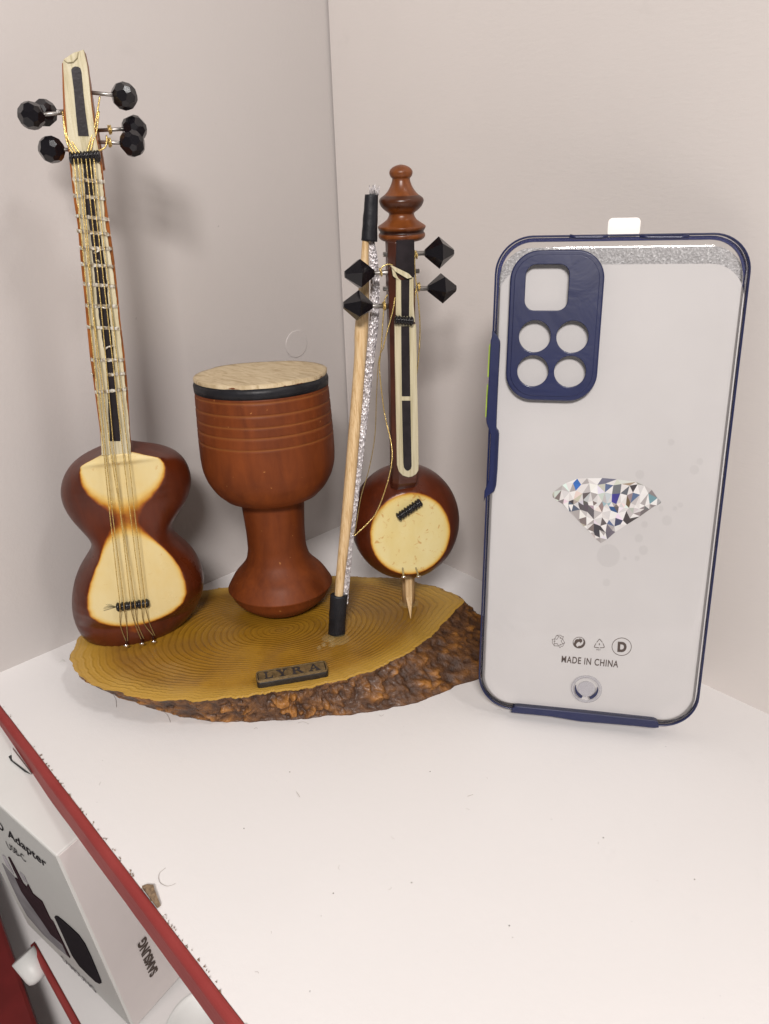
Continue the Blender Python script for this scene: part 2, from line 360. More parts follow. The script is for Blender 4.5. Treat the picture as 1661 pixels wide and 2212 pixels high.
def curve_mesh(fr, loops, n0, n1, bevel=0):
    """filled outline with holes, given thickness and rounded edges; returned as verts/faces in world space"""
    c = bpy.data.curves.new('tmp', 'CURVE'); c.dimensions = '2D'; c.fill_mode = 'BOTH'
    for lp in loops:
        sp = c.splines.new('POLY'); sp.points.add(len(lp) - 1)
        for i, (u, w) in enumerate(lp): sp.points[i].co = (u * 100, w * 100, 0, 1)
        sp.use_cyclic_u = True
    th = abs(n1 - n0); c.extrude = max(0, (th / 2 - bevel)) * 100; c.bevel_depth = bevel * 100; c.bevel_resolution = 3; c.offset = -bevel * 100
    o = bpy.data.objects.new('tmp', c); COL.objects.link(o)
    dg = bpy.context.evaluated_depsgraph_get(); dg.update()
    me = bpy.data.meshes.new_from_object(o.evaluated_get(dg))
    mid = (n0 + n1) / 2
    vs = [fr.p(v.co.x / 100, v.co.y / 100, mid + v.co.z / 100) for v in me.vertices]; fs = [tuple(p.vertices) for p in me.polygons]
    bpy.data.objects.remove(o); bpy.data.curves.remove(c); bpy.data.meshes.remove(me)
    return vs, fs
def text_mesh(s, org, right, up, nrm, bold=0.0, lift=.00005, thick=.00005, spacing=1.0):
    """writing laid on a surface: org is the lower left, right and up span the whole line's box"""
    c = bpy.data.curves.new('tmp', 'FONT'); c.body = s; c.size = 1; c.offset = bold; c.space_character = spacing
    o = bpy.data.objects.new('tmp', c); COL.objects.link(o)
    dg = bpy.context.evaluated_depsgraph_get(); dg.update()
    me = bpy.data.meshes.new_from_object(o.evaluated_get(dg))
    xs = [v.co.x for v in me.vertices]; x0, x1 = min(xs), max(xs); cap = .70
    y0 = 0.0
    vs = [V(org) + V(right) * ((v.co.x - x0) / (x1 - x0)) + V(up) * ((v.co.y - y0) / cap) + V(nrm) * lift for v in me.vertices]
    fs = [tuple(p.vertices) for p in me.polygons]
    bpy.data.objects.remove(o); bpy.data.curves.remove(c); bpy.data.meshes.remove(me)
    return vs, fs

# ================================================================== THE SETTING
WX = Frame((0, 0, 0), u=V((1, 0, 0)), w=V((0, 0, 1)))          # right-hand wall plane; n = -y
YE = -.1987
b = MB(); b.add([(0, YE, -.017), (.75, YE, -.017), (.75, .0, -.017), (0, .0, -.017), (0, YE, 0), (.75, YE, 0), (.75, 0, 0), (0, 0, 0)],
                [(3, 2, 1, 0), (4, 5, 6, 7), (0, 1, 5, 4), (1, 2, 6, 5), (2, 3, 7, 6), (3, 0, 4, 7)], False)
shelf = struct(b.build('shelf', M['shelf']))
b = MB()
prof = []
prof = [(YE - .0001, .0005), (YE - .0010, .0008), (YE - .0020, .0006), (YE - .0028, .0001), (YE - .0031, -.0007), (YE - .0031, -.0098), (YE - .0027, -.0105), (YE - .0001, -.0107)]
rows = []
for i in range(121):
    x = -.02 + .80 * i / 120; w = .00018 * noise.noise(V((x * 60, 0, 0))) + .00005 * noise.noise(V((x * 400, 0, 0)))
    rows.append([(x, y + w * .6, z + w) for y, z in prof])
b.grid(rows, True, True, True, False)
edge = b.build('edge_trim', M['red'], shelf, bevel=.0004)
# ragged chipboard crumbs along the trim
b = MB()
for i in range(120):
    x = random.uniform(0, .30); r = random.uniform(.0002, .0006) * (1 if x > .06 else .4)
    c = V((x, YE + random.uniform(-.0002, .0006), .0003)); pts = [c + V((random.uniform(-r, r) * 1.6, random.uniform(-r, r) * .6, random.uniform(-.0002, .0005))) for _ in range(5)]
    b.add(pts + [c + V((0, 0, .0007))], [(0, 1, 5), (1, 2, 5), (2, 3, 5), (3, 4, 5), (4, 0, 5)], False)
b.build('broken_edge', M['chipboard'], shelf, fix=False)
b = MB(); p0 = onz(*zBox(905, 1285), .0004)
pl = [zBox(*p) for p in ((860, 1290), (890, 1278), (930, 1282), (940, 1320), (952, 1350), (970, 1395), (950, 1410), (905, 1350))]
q3 = [onz(*p, .0004) for p in pl]
b.add(q3 + [p + V((0, 0, .0006 + .0006 * random.random())) for p in q3] + [sum(q3, V()) / 8 + V((0, 0, .0016))],
      [(i, (i + 1) % 8, (i + 1) % 8 + 8, i + 8) for i in range(8)] + [(i + 8, (i + 1) % 8 + 8, 16) for i in range(8)], False)
b.build('chipboard_flake', M['chipboard'], shelf)
FL = Frame((0, 0, 0), u=V((0, -1, 0)), w=V((0, 0, 1)))
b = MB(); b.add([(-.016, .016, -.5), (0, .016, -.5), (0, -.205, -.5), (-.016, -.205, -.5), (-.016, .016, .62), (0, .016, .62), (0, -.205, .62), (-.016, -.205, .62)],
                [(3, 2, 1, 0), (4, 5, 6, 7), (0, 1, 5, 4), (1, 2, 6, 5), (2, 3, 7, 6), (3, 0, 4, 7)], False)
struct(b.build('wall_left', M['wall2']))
b = MB(); b.add([(.0009, .0, -.5), (.9, .0, -.5), (.9, .016, -.5), (.0009, .016, -.5), (.0009, .0, .62), (.9, .0, .62), (.9, .016, .62), (.0009, .016, .62)],
                [(3, 2, 1, 0), (4, 5, 6, 7), (0, 1, 5, 4), (1, 2, 6, 5), (2, 3, 7, 6), (3, 0, 4, 7)], False)
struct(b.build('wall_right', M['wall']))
b = MB(); b.add([(-.001, .0009, -.4), (.0012, .0009, -.4), (.0012, .012, -.4), (-.001, .012, -.4), (-.001, .0009, .6), (.0012, .0009, .6), (.0012, .012, .6), (-.001, .012, .6)],
                [(3, 2, 1, 0), (4, 5, 6, 7), (0, 1, 5, 4), (1, 2, 6, 5), (2, 3, 7, 6), (3, 0, 4, 7)], False)
struct(b.build('corner_gap', M['dark_gap']))
# round cap on the left wall
pc = hit(640, 743, V((0, 0, 0)), V((1, 0, 0)))
b = MB().lathe([(.0064, 0), (.0064, .0002), (.0062, .00035), (.0001, .00035)], pc, V((1, 0, 0)), V((0, 1, 0)), 40)
tag(b.build('screw_cap', M['wall2'], loc=pc), 'flat round off-white screw cap on the left wall, behind the drum', 'screw cap').data.shade_flat()

# ================================================================== LOG SLICE
HZ = .013
top = [zLogL(*p) for p in ((165, 140), (110, 205), (50, 310), (70, 380), (120, 450), (200, 520), (300, 560), (450, 590), (650, 640), (900, 640), (1250, 625))] + \
      [zLogR(*p) for p in ((0, 1000), (400, 940), (600, 890), (900, 770), (1070, 680), (1280, 500), (1390, 400), (1480, 290), (1300, 200), (1100, 150), (650, 105), (440, 100))] + \
      [zDrum(500, 1820), zDrum(330, 1845)]
top3 = [onz(*p, HZ) for p in top] + [V((.0170, -.122, HZ)), V((.0125, -.145, HZ))]
bot = [zLogL(*p) for p in ((380, 595), (600, 680), (830, 750), (1050, 795), (1350, 805))] + [zLogR(*p) for p in ((0, 1235), (200, 1225), (400, 1200), (650, 1180), (900, 1140), (1150, 1080), (1400, 970), (1590, 910))]
bot3 = [onz(*p, 0) for p in bot] + [V((.1460, -.050, 0)), V((.1400, -.032, 0)), V((.1180, -.024, 0)), V((.085, -.036, 0)), V((.050, -.070, 0)), V((.026, -.105, 0)), V((.022, -.135, 0)), V((.030, -.155, 0))]
LC = V((.074, -.104, 0))
def polar(pts):
    a = sorted([(math.atan2(p.y - LC.y, p.x - LC.x), math.hypot(p.x - LC.x, p.y - LC.y)) for p in pts])
    a = [(t - 2 * math.pi, r) for t, r in a[-2:]] + a + [(t + 2 * math.pi, r) for t, r in a[:2]]
    def f(t):
        t = (t + math.pi) % (2 * math.pi) - math.pi
        for i in range(1, len(a) - 2):
            if a[i][0] <= t <= a[i + 1][0]:
                s = (t - a[i][0]) / (a[i + 1][0] - a[i][0] + 1e-9); p0, p1, p2, p3 = (a[i - 1][1], a[i][1], a[i + 1][1], a[i + 2][1])
                s2 = .5 - .5 * math.cos(math.pi * s); return .6 * (p1 + (p2 - p1) * s) + .4 * (p1 + (p2 - p1) * s2)
        return a[0][1]
    return f
fT = polar(top3); fB = polar(bot3)
_tab = [fT(2 * math.pi * i / 180) for i in range(180)]
_smo = [sum(_tab[(i + d) % 180] * math.exp(-(d / 9) ** 2) for d in range(-20, 21)) / sum(math.exp(-(d / 9) ** 2) for d in range(-20, 21)) for i in range(180)]
def fS(t):
    x = (t % (2 * math.pi)) / (2 * math.pi) * 180; i = int(x) % 180; return _smo[i] + (_smo[(i + 1) % 180] - _smo[i]) * (x - int(x))
NA = 900
log = thing('log_slice', LC, 'oval varnished log slice with yellow rings and rough brown bark, standing on the white shelf', 'log slice')
rows = []; ring = []
for i in range(61):
    q = i / 60; row = []; rr = []
    for j in range(NA):
        t = 2 * math.pi * j / NA; R = fT(t) + .0010 * noise.noise(V((math.cos(t) * 14, math.sin(t) * 14, 3))) + .0006 * noise.noise(V((math.cos(t) * 50, math.sin(t) * 50, 1)))
        r = q * (R * q ** 4 + fS(t) * (1 - q ** 4)); z = HZ + .0002 * math.sin(q * 31 * 6.283) * min(1, q * 3) - (.0004 * max(0, (q - .965) / .035) ** 2)
        row.append(V((LC.x + r * math.cos(t), LC.y + r * math.sin(t), z))); rr.append(q)
    rows.append(row); ring.append(rr)
b = MB(); b.grid(rows, True, False, False, True, ring=ring); b.build('ringed_face', M['slice'], log, fix=False)
rows2 = []; lump = []
NS = 46
for i in range(NS + 1):
    q = i / NS; row = []; lr = []
    for j in range(NA):
        t = 2 * math.pi * j / NA; R0 = math.hypot(rows[-1][j].x - LC.x, rows[-1][j].y - LC.y); R1 = fB(t)
        prf = q ** 1.1 if R1 > R0 else q ** 1.3
        R = R0 + (R1 - R0) * prf; z = HZ * (1 - q) - .0004 * (1 - q) ** 6
        c = V((math.cos(t) * R, math.sin(t) * R, z))
        amp = .35 + .65 * max(0, min(1, (math.cos(t + .25) * .6 + .55)))
        d1 = noise.voronoi(c * 170 + V((noise.noise(c * 300), noise.noise(c * 300 + V((9, 0, 0))), 0)) * .8)[0]
        l1 = max(0, min(1, (d1[1] - d1[0]) * 1.9)); sel = max(.12, min(1, .5 + 2.2 * noise.noise(c * 120 + V((5, 5, 5)))))
        n2 = noise.fractal(c * 260, 1.0, 2.0, 4); l = (l1 * sel) * .7 + .25 * n2
        e = min(1, q * 7) * (1 if q < .93 else (1 - q) / .07)
        R += (.0028 * l - .0009) * amp * e + .0005 * n2
        row.append(V((LC.x + R * math.cos(t), LC.y + R * math.sin(t), max(0.0, z + .0006 * n2 * e)))); lr.append(max(0, min(1, .25 + l * .75 * (.6 + .4 * e))))
    rows2.append(row); lump.append(lr)
rows2[0] = [p.copy() for p in rows[-1]]
b = MB(); b.grid(rows2, True, False, True, True, lump=lump); b.build('bark', M['bark'], log, fix=False)
# plaque
zt = HZ + .0030
pq = [onz(*zPlq(*p), zt) for p in ((285, 480), (1345, 300), (1320, 140), (285, 320))]
pu = (pq[1] - pq[0]).normalized(); pw = V((0, 0, 1)).cross(pu); PF = Frame(pq[0], u=pu, w=pw)
PWd = (pq[1] - pq[0]).length; PHt = ((pq[3] - pq[0]).dot(pw) + (pq[2] - pq[0]).dot(pw)) / 2
b = MB(); b.add(*curve_mesh(PF, [rrect(0, 0, PWd, PHt, .0014)], -.0032, -.0005, .0003)); plq = b.build('plaque', M['plaque_dark'], log)
b = MB(); b.add(*curve_mesh(PF, [rrect(.0001, .0001, PWd - .0001, PHt - .0001, .0014), rrect(.0006, .0006, PWd - .0006, PHt - .0006, .0011)[::-1]], -.0006, .0001, .0001)); b.build('plaque_border', M['bronze'], plq)
b = MB(); b.add(*curve_mesh(PF, [rrect(.0009, .0009, PWd - .0009, PHt - .0009, .0009)], -.0006, -.0001, .0001)); b.build('plaque_field', M['bronze'], plq)
# serif letters L Y R A cut as strokes
def letter_polys(ch):
    if ch == 'L': return [[(.12, .04), (.12, .96), (.34, .96), (.34, .04)], [(0, 0), (0, .10), (.85, .10), (.92, .34), (1, .34), (.96, 0)], [(0, .90), (0, 1), (.48, 1), (.48, .90)]]
    if ch == 'Y': return [[(.40, .05), (.40, .48), (.62, .48), (.62, .05)], [(.05, .95), (.32, .95), (.60, .42), (.42, .40)], [(.70, .95), (.86, .95), (.62, .46), (.52, .44)],
                          [(0, .91), (0, 1), (.42, 1), (.42, .91)], [(.60, .91), (.60, 1), (1, 1), (1, .91)], [(.26, 0), (.26, .09), (.76, .09), (.76, 0)]]
    if ch == 'R': return [[(.10, .04), (.10, .96), (.30, .96), (.30, .04)], [(0, 0), (0, .09), (.42, .09), (.42, 0)], [(0, .91), (0, 1), (.50, 1), (.50, .91)],
                          [(.44, 1), (.66, .96), (.76, .84), (.76, .66), (.66, .52), (.30, .46), (.30, .55), (.48, .58), (.55, .70), (.55, .82), (.46, .91)], [(.44, .50), (.62, .52), (.98, .08), (1.04, 0), (.78, 0)]]
    return [[(.10, .06), (.20, .06), (.50, .90), (.44, 1)], [(.46, 1), (.54, 1), (.92, .06), (.70, .06)], [(.24, .30), (.24, .39), (.70, .39), (.70, .30)],
            [(0, 0), (0, .09), (.34, .09), (.34, 0)], [(.58, 0), (.58, .09), (1.02, .09), (1.02, 0)]]
b = MB(); n_ = 0
for ch, x0, wd in (('L', .115, .115), ('Y', .285, .155), ('R', .50, .155), ('A', .73, .165)):
    for pl in letter_polys(ch):
        n_ += 1; b.prism(PF, [(PWd * (x0 + wd * x), PHt * (.20 + .60 * y)) for x, y in pl], -.0002, .00008 + n_ * .000002)
b.build('plaque_lettering', M['plaque_letter'], plq)
# glue puddle under the bow
gp = onz(*zLogR(500, 600), HZ)
b = MB()
for (dx, dy, r) in ((0, 0, .0042), (-.0035, -.0025, .0028), (.0010, -.0045, .0016), (-.0008, -.0095, .0010), (-.0012, -.0068, .0012)):
    b.lathe([(r, 0), (r * .8, .0006), (r * .45, .0010), (r * .02, .0011)], gp + V((dx, dy, .0001)), V((0, 0, 1)), V((1, 0, 0)), 20, False, True)
b.build('glue_puddle', M['glue'], log)

# ================================================================== TAR (double-bellied lute)
vw = lambda p: math.degrees(math.atan2(CP.y - p.y, CP.x - p.x))
F0 = onz(292, 1386, HZ); TA = vw(F0)
hd = V((math.cos(math.radians(TA)), math.sin(math.radians(TA)), 0))
TF = Frame(F0 - hd * .010, TA - 8, 4)
tar = thing('long_necked_lute', TF.o, 'long-necked double-bellied brown lute with cream face, standing at the left end of the log slice', 'lute')
DB = .0138
raw = [(150, 560, 790), (185, 470, 870), (205, 410, 985), (235, 340, 1085), (300, 265, 1180), (380, 220, 1232), (480, 200, 1262), (560, 212, 1265), (650, 250, 1240), (750, 318, 1178),
       (830, 390, 1122), (890, 448, 1106), (940, 455, 1140), (1000, 420, 1205), (1100, 345, 1300), (1200, 300, 1352), (1300, 278, 1385), (1400, 273, 1388), (1500, 284, 1368), (1600, 318, 1308),
       (1680, 365, 1230), (1740, 435, 1140), (1785, 530, 1040), (1808, 620, 930), (1816, 720, 820)]
sec = []
for y, l, r in raw:
    ul, wl = TF.uw(*zBody(l, y)); ur, wr = TF.uw(*zBody(r, y)); sec.append(((wl + wr) / 2, (ul + ur) / 2, (ur - ul) / 2 * .985))
sec = sec[::-1]
# half-widths of the sanded face, read from the photo, give how far the front bulges at each height
FH = [(150, 20), (262, 100), (275, 190), (295, 245), (325, 292), (365, 322), (400, 333), (480, 325), (560, 285), (640, 210), (700, 130), (750, 84), (790, 55), (830, 68), (880, 118), (950, 178), (1050, 250), (1150, 317), (1250, 367), (1350, 397), (1450, 403), (1520, 377), (1580, 305), (1620, 200), (1650, 30)]
def fh(y):
    for (a, p), (c, q) in zip(FH, FH[1:]):
        if a <= y <= c: return p + (q - p) * (y - a) / (c - a)
    return FH[0][1] if y < 200 else 0
raw2 = []
for (y0, l0_, r0_), (y1, l1_, r1_) in zip(raw, raw[1:]):
    nsub = max(1, int((y1 - y0) / 28))
    for q in range(nsub): raw2.append((y0 + (y1 - y0) * q / nsub, l0_ + (l1_ - l0_) * q / nsub, r0_ + (r1_ - r0_) * q / nsub))
raw2.append(raw[-1])
def smooth_rows(R_, it=4):
    for _ in range(it): R_ = [R_[0]] + [tuple((R_[i - 1][k] + 2 * R_[i][k] + R_[i + 1][k]) / 4 for k in range(3)) for i in range(1, len(R_) - 1)] + [R_[-1]]
    return R_
raw2 = smooth_rows(raw2, 2)
sec = []; kk = []
for y, l, r in raw2:
    ul, wl = TF.uw(*zBody(l, y)); ur, wr = TF.uw(*zBody(r, y)); a_m = (ur - ul) / 2 * (1.045 if y < 700 else 1.045 - .035 * min(1, (y - 700) / 250)); a_p = (r - l) / 2
    sec.append(((wl + wr) / 2, (ul + ur) / 2, a_m))
    yb = y + 118
    if yb < 1645: kk.append(DB / (a_m * math.sqrt(max(.08, 1 - (fh(yb) / a_p) ** 2))))
    else:
        t = (y - 1527) / (1816 - 1527); kk.append(DB * .995 / a_m * max(.001, (1 - t ** 2.6)) ** .5 if t < .999 else .6)
sec = sec[::-1]; kk = kk[::-1]
w0 = sec[0][0]; sec[0] = (sec[0][0], sec[0][1], sec[0][2])
dens = spline_pts([V((s[0], s[1], s[2])) for s in sec], 3); kd = spline_pts([V((q, 0, 0)) for q in kk], 3)
rows = []; brd = []
NP = 128
for p, q in zip(dens, kd):
    w, uc, a = p.x, p.y, max(.0003, p.z); bf = a * q.x; bb = a * .80; row = []; er = []
    for j in range(NP):
        t = 2 * math.pi * j / NP; s_ = math.sin(t); cc = math.cos(t); d = bf * s_ if s_ > 0 else bb * s_
        e = d - DB; row.append(TF.p(uc + a * cc, w, min(d, DB + max(0, e) * .05))); er.append(max(0, min(1, .5 + e / .0034)))
    rows.append(row); brd.append(er)
# split the flat sanded face from the round back
def split_body(rows, attr, parent, nb, nf, mat, cap0, cap1):
    n = len(rows[0]); bb_, ff = [], []
    for i in range(len(rows) - 1):
        for j in range(n):
            j2 = (j + 1) % n; f = (i * n + j, i * n + j2, (i + 1) * n + j2, (i + 1) * n + j)
            (ff if all(attr[i + (q // 2)][[j, j2, j2, j][q]] > .5 for q in (0, 1, 2, 3)) else bb_).append(f)
    if cap0: bb_.append(tuple(reversed(range(n))))
    if cap1: bb_.append(tuple(range((len(rows) - 1) * n, len(rows) * n)))
    vs = [p for r in rows for p in r]; av = [x for r in attr for x in r]
    for nm, fs in ((nb, bb_), (nf, ff)):
        used = sorted({i for f in fs for i in f}); mp = {i: k for k, i in enumerate(used)}
        m_ = MB(); m_.add([vs[i] for i in used], [tuple(mp[i] for i in f) for f in fs], True, board=[av[i] for i in used]); o = m_.build(nm, mat, parent)
from mathutils.bvhtree import BVHTree
def bvh(rows):
    n = len(rows[0]); return BVHTree.FromPolygons([p for r in rows for p in r], [(i * n + j, i * n + (j + 1) % n, (i + 1) * n + (j + 1) % n, (i + 1) * n + j) for i in range(len(rows) - 1) for j in range(n)])
TB = bvh(rows)
def surf(T, x, y, fallback):
    h = T.ray_cast(CP, ray(x, y)); return (h[0], h[1] if h[1].dot(ray(x, y)) < 0 else -h[1]) if h[0] is not None else (fallback, -ray(x, y))
split_body(rows, brd, tar, 'body', 'soundboard', M['tar'], True, True)
# neck
NB = DB + .0012
def poly_px(fr, pts, n): return [fr.uw(*p, n) for p in pts]
nl = [zHead(655, 1160), zHead(690, 1500), zNeck(240, 100), zNeck(272, 460), zNeck(300, 740), zNeck(322, 960), zNeck(360, 1320), zNeck(395, 1600), zNeck(435, 1900), zBody(530, 255)]
nr = [zHead(960, 1140), zHead(1000, 1530), zNeck(520, 100), zNeck(565, 420), zNeck(600, 740), zNeck(620, 960), zNeck(655, 1250), zNeck(685, 1560), zNeck(705, 1900), zBody(780, 240)]
L3 = [TF.uw(*p, NB) for p in nl]; R3 = [TF.uw(*p, NB) for p in nr]
rows = []
for i, (a, c) in enumerate(zip(L3, R3)):
    mu_ = (a[0] + c[0]) / 2; mw = (a[1] + c[1]) / 2; hw = (c[0] - a[0]) / 2 ; row = []
    jag = .0003 * random.uniform(-1, 1) if 2 < i < 8 else 0
    for j in range(20):
        t = math.pi * j / 19; row.append(TF.p(mu_ - hw * math.cos(t) + (jag if t < 1 else 0), mw, NB - .0012 - .0085 * math.sin(t) ** .8))
    row = [TF.p(mu_ - hw, mw, NB - .0008)] + row + [TF.p(mu_ + hw, mw, NB - .0008)]
    rows.append(row)
b = MB(); b.grid(rows, True, True, True, True); neck = b.build('neck', M['neck'], tar, bevel=0); neck.data.shade_smooth()
ofs = lambda P_, d: [(u + d, w) for u, w in P_]
fl = [zHead(672, 1165), zHead(705, 1400), zNeck(262, 100), zNeck(300, 460), zNeck(335, 740), zNeck(350, 960), zNeck(385, 1320), zNeck(412, 1600), zNeck(445, 1900), zBody(535, 252)]
frr = [zHead(940, 1145), zHead(975, 1400), zNeck(490, 100), zNeck(545, 450), zNeck(585, 740), zNeck(608, 960), zNeck(640, 1250), zNeck(668, 1560), zNeck(700, 1900), zBody(775, 240)]
A_ = poly_px(TF, fl, NB); B_ = poly_px(TF, frr, NB)
A_ = [(u + random.uniform(-.0001, .0001), w) for u, w in A_]
def strip(b, A, B, n0, n1, rag=0.0):
    A = spline_pts([V((*p, 0)) for p in A], 10); B = spline_pts([V((*p, 0)) for p in B], 10); rows = []
    for p, q in zip(A, B):
        ra = rag * random.uniform(-1, 1); rb = rag * random.uniform(-1, 1)
        rows.append([TFc.p(p.x + ra, p.y, n0), TFc.p(p.x + ra, p.y, n1), TFc.p(q.x + rb, q.y, n1), TFc.p(q.x + rb, q.y, n0)])
    b.grid(rows, True, True, True, False)
TFc = TF
b = MB(); strip(b, A_, B_, NB - .0009, NB, .00012); fb = b.build('fingerboard', M['bone'], tar)
bl = [zHead(788, 1180), zHead(805, 1400), zHead(815, 1650), zNeck(345, 100), zNeck(390, 500), zNeck(425, 850), zNeck(460, 1100), zNeck(490, 1290), zNeck(505, 1500), zNeck(530, 2022)]
br = [zHead(880, 1180), zHead(895, 1400), zHead(920, 1650), zNeck(430, 100), zNeck(492, 500), zNeck(520, 850), zNeck(548, 1100), zNeck(565, 1290), zNeck(578, 1500), zNeck(622, 2022)]
b = MB(); strip(b, poly_px(TF, bl, NB), poly_px(TF, br, NB), NB - .0002, NB + .00018, .00010); b.build('inlay', M['black'], fb)
# head: pegbox bending away
hl = [(655, 1130), (628, 950), (600, 700), (590, 480), (583, 240), (600, 215)]
hr = [(945, 1100), (915, 920), (880, 640), (850, 400), (832, 260), (800, 118)]
rows = []; cap_rows = []
nb_ = [0, 0, 0, -.0003, -.0008, -.0012]
for i, (a, c) in enumerate(zip(hl, hr)):
    ua, wa = TF.uw(*zHead(*a), NB); uc, wc = TF.uw(*zHead(*c), NB); dep = (.0105, .0125, .0120, .0105, .0070, .0045)[i]
    f = NB + nb_[i]; mx = (uc - ua)
    rows.append([TF.p(ua, wa, f), TF.p(uc, wc, f), TF.p(uc + .0000, wc, f - .003), TF.p(uc - .0004, wc, f - dep), TF.p(ua + .0004, wa, f - dep), TF.p(ua, wa, f - .003)])
b = MB(); b.grid(rows, True, True, True, False)
u1, w1 = TF.uw(*zHead(985, 1262), NB - .010); u2, w2 = TF.uw(*zHead(950, 1000), NB - .010)
b.box(TF, u2 - .010, u1 + .0004, w1, w2 + .004, NB - .013, NB - .0095)
head = b.build('pegbox', M['neck'], tar, bevel=.0005)
inset = .0006
hlA = [TF.uw(*zHead(*p), NB) for p in [(664, 1100), (640, 900), (625, 700), (612, 480), (598, 245)]]
hrA = [TF.uw(*zHead(*p), NB) for p in [(940, 1090), (900, 900), (868, 640), (845, 400), (828, 265)]]
ov = hlA + [TF.uw(*zHead(590, 235), NB), TF.uw(*zHead(640, 185), NB), TF.uw(*zHead(700, 150), NB), TF.uw(*zHead(795, 116), NB)] + hrA[::-1]
b = MB(); b.prism(TF, ov, NB - .0016, NB + .0004); b.build('pegbox_face', M['bone'], head, bevel=.00015)
b = MB(); sl = [zHead(678, 310), zHead(690, 290), zHead(715, 278), zHead(745, 282), zHead(765, 295), zHead(775, 330), zHead(790, 500), zHead(812, 700), zHead(845, 938), zHead(745, 936), zHead(725, 750), zHead(703, 500)]
b.prism(TF, poly_px(TF, sl, NB), NB + .0003, NB + .0006); b.build('pegbox_slot', M['black'], head)
b = MB(); cr = [zHead(600, 215), zHead(700, 150), zHead(748, 135), zHead(738, 200), zHead(700, 240), zHead(640, 245)]
cp = poly_px(TF, cr, NB); b.prism(TF, cp, NB + .0002, NB + .0010); b.build('pegbox_tip', M['bone'], head, bevel=.0003)
# nut: wound black thread
def cord(b, p0, p1, r, beads, seg=10):
    p0 = V(p0); p1 = V(p1); n = beads * 6; pts = []; rr = []
    for i in range(n + 1):
        t = i / n; pts.append(p0.lerp(p1, t)); rr.append(r * (.72 + .28 * abs(math.sin(math.pi * beads * t))) + r * .06 * math.sin(37 * t))
    b.tube(pts, rr, seg)
b = MB(); cord(b, TF.px(*zHead(662, 1140), NB + .0008), TF.px(*zHead(952, 1115), NB + .0008), .0016, 9)
cord(b, TF.px(*zHead(660, 1165), NB + .0004), TF.px(*zHead(950, 1145), NB + .0004), .0013, 8); b.build('nut', M['black_gloss'], tar)
# fret ties
ties = [((683, 1342), (992, 1370), zHead), ((690, 1500), (1007, 1530), zHead), ((218, 28), (522, 62), zNeck), ((232, 162), (537, 196), zNeck), ((255, 314), (556, 320), zNeck), ((270, 456), (572, 480), zNeck),
        ((290, 632), (591, 655), zNeck), ((310, 825), (607, 830), zNeck), ((320, 1015), (629, 1028), zNeck), ((358, 1306), (661, 1306), zNeck), ((500, 1438), (672, 1425), zNeck), ((395, 1596), (690, 1562), zNeck)]
for (a, c, z) in ties:
    ua, wa = TF.uw(*z(*a), NB + .0004); uc, wc = TF.uw(*z(*c), NB + .0004); rows = []
    for i in range(31):
        t = i / 30; u = ua + (uc - ua) * t; w = wa + (wc - wa) * t; n = NB + .0004 + .0001 * math.sin(i * 2.1)
        if t < .05: n -= .0012
        if t > .95: n -= .0012
        h = .00055 + .0001 * math.sin(i * 1.7); rows.append([TF.p(u, w - h, n), TF.p(u, w + h, n), TF.p(u, w + h, n - .00022), TF.p(u, w - h, n - .00022)])
    b = MB(); b.grid(rows, True, True, True, False); b.build('fret_tie', M['pearl'], tar)
for pts in (((385, 360), (420, 345), (455, 325)), ((418, 420), (440, 440)), ((485, 1210), (515, 1190), (560, 1180)), ((355, 1420), (370, 1430), (380, 1432)), ((420, 820), (480, 845), (515, 848))):
    b = MB(); b.tube([TF.px(*zNeck(*p), NB + .0007) for p in pts], .00035, 5); b.build('loose_fibre', M['pearl'], tar)
# strings, bridge and pins
SN = NB + .0022
nutx = [(700, 1150), (738, 1150), (772, 1150), (815, 1150), (852, 1150), (890, 1150)]
mid = [(zNeck(345, 900), zBody(552, 250)), (zNeck(362, 700), zBody(570, 260)), (zNeck(385, 900), zBody(612, 255)), (zNeck(455, 870), zBody(638, 255)), (zNeck(505, 870), zBody(712, 250)), (zNeck(545, 870), zBody(755, 255))]
wst = [(600, 735), (622, 735), (690, 735), (690, 735), (770, 735), (808, 735)]
brg = [(682, 1470), (716, 1470), (772, 1470), (808, 1465), (862, 1465), (893, 1462)]
aft = [(690, 1660), (740, 1640), (808, 1640), (830, 1640), (885, 1640), (930, 1640)]
pin = [(738, 1775), (752, 1775), (858, 1760), (880, 1755), (955, 1730), (968, 1730)]
for i in range(6):
    pts = [TF.px(*zHead(*nutx[i]), SN), TF.px(*mid[i][0], SN - .0006), TF.px(*mid[i][1], SN), TF.px(*zBody(*wst[i]), SN), TF.px(*zBody(*brg[i]), SN + .0004), TF.px(*zBody(brg[i][0] + 3, brg[i][1] + 55), SN - .0004)]
    P2 = []
    for a, c in zip(pts, pts[1:]):
        for q in range(10): P2.append(a.lerp(c, q / 10))
    P2.append(pts[-1])
    cut = 20
    b = MB(); b.tube(P2, .00019, 6); s_ = b.build('string', M['gold'] , tar)
    q0 = TF.px(*zBody(*aft[i]), DB); h0, m0 = surf(TB, *zBody(*aft[i]), q0); h1, m1 = surf(TB, *zBody(*pin[i]), q0)
    P3 = spline_pts([pts[-1], h0 + m0 * .0006, h1 + m1 * .0014], 6)
    b = MB(); b.tube(P3, .00018, 6); b.build('string_tail', M['wire'], s_)
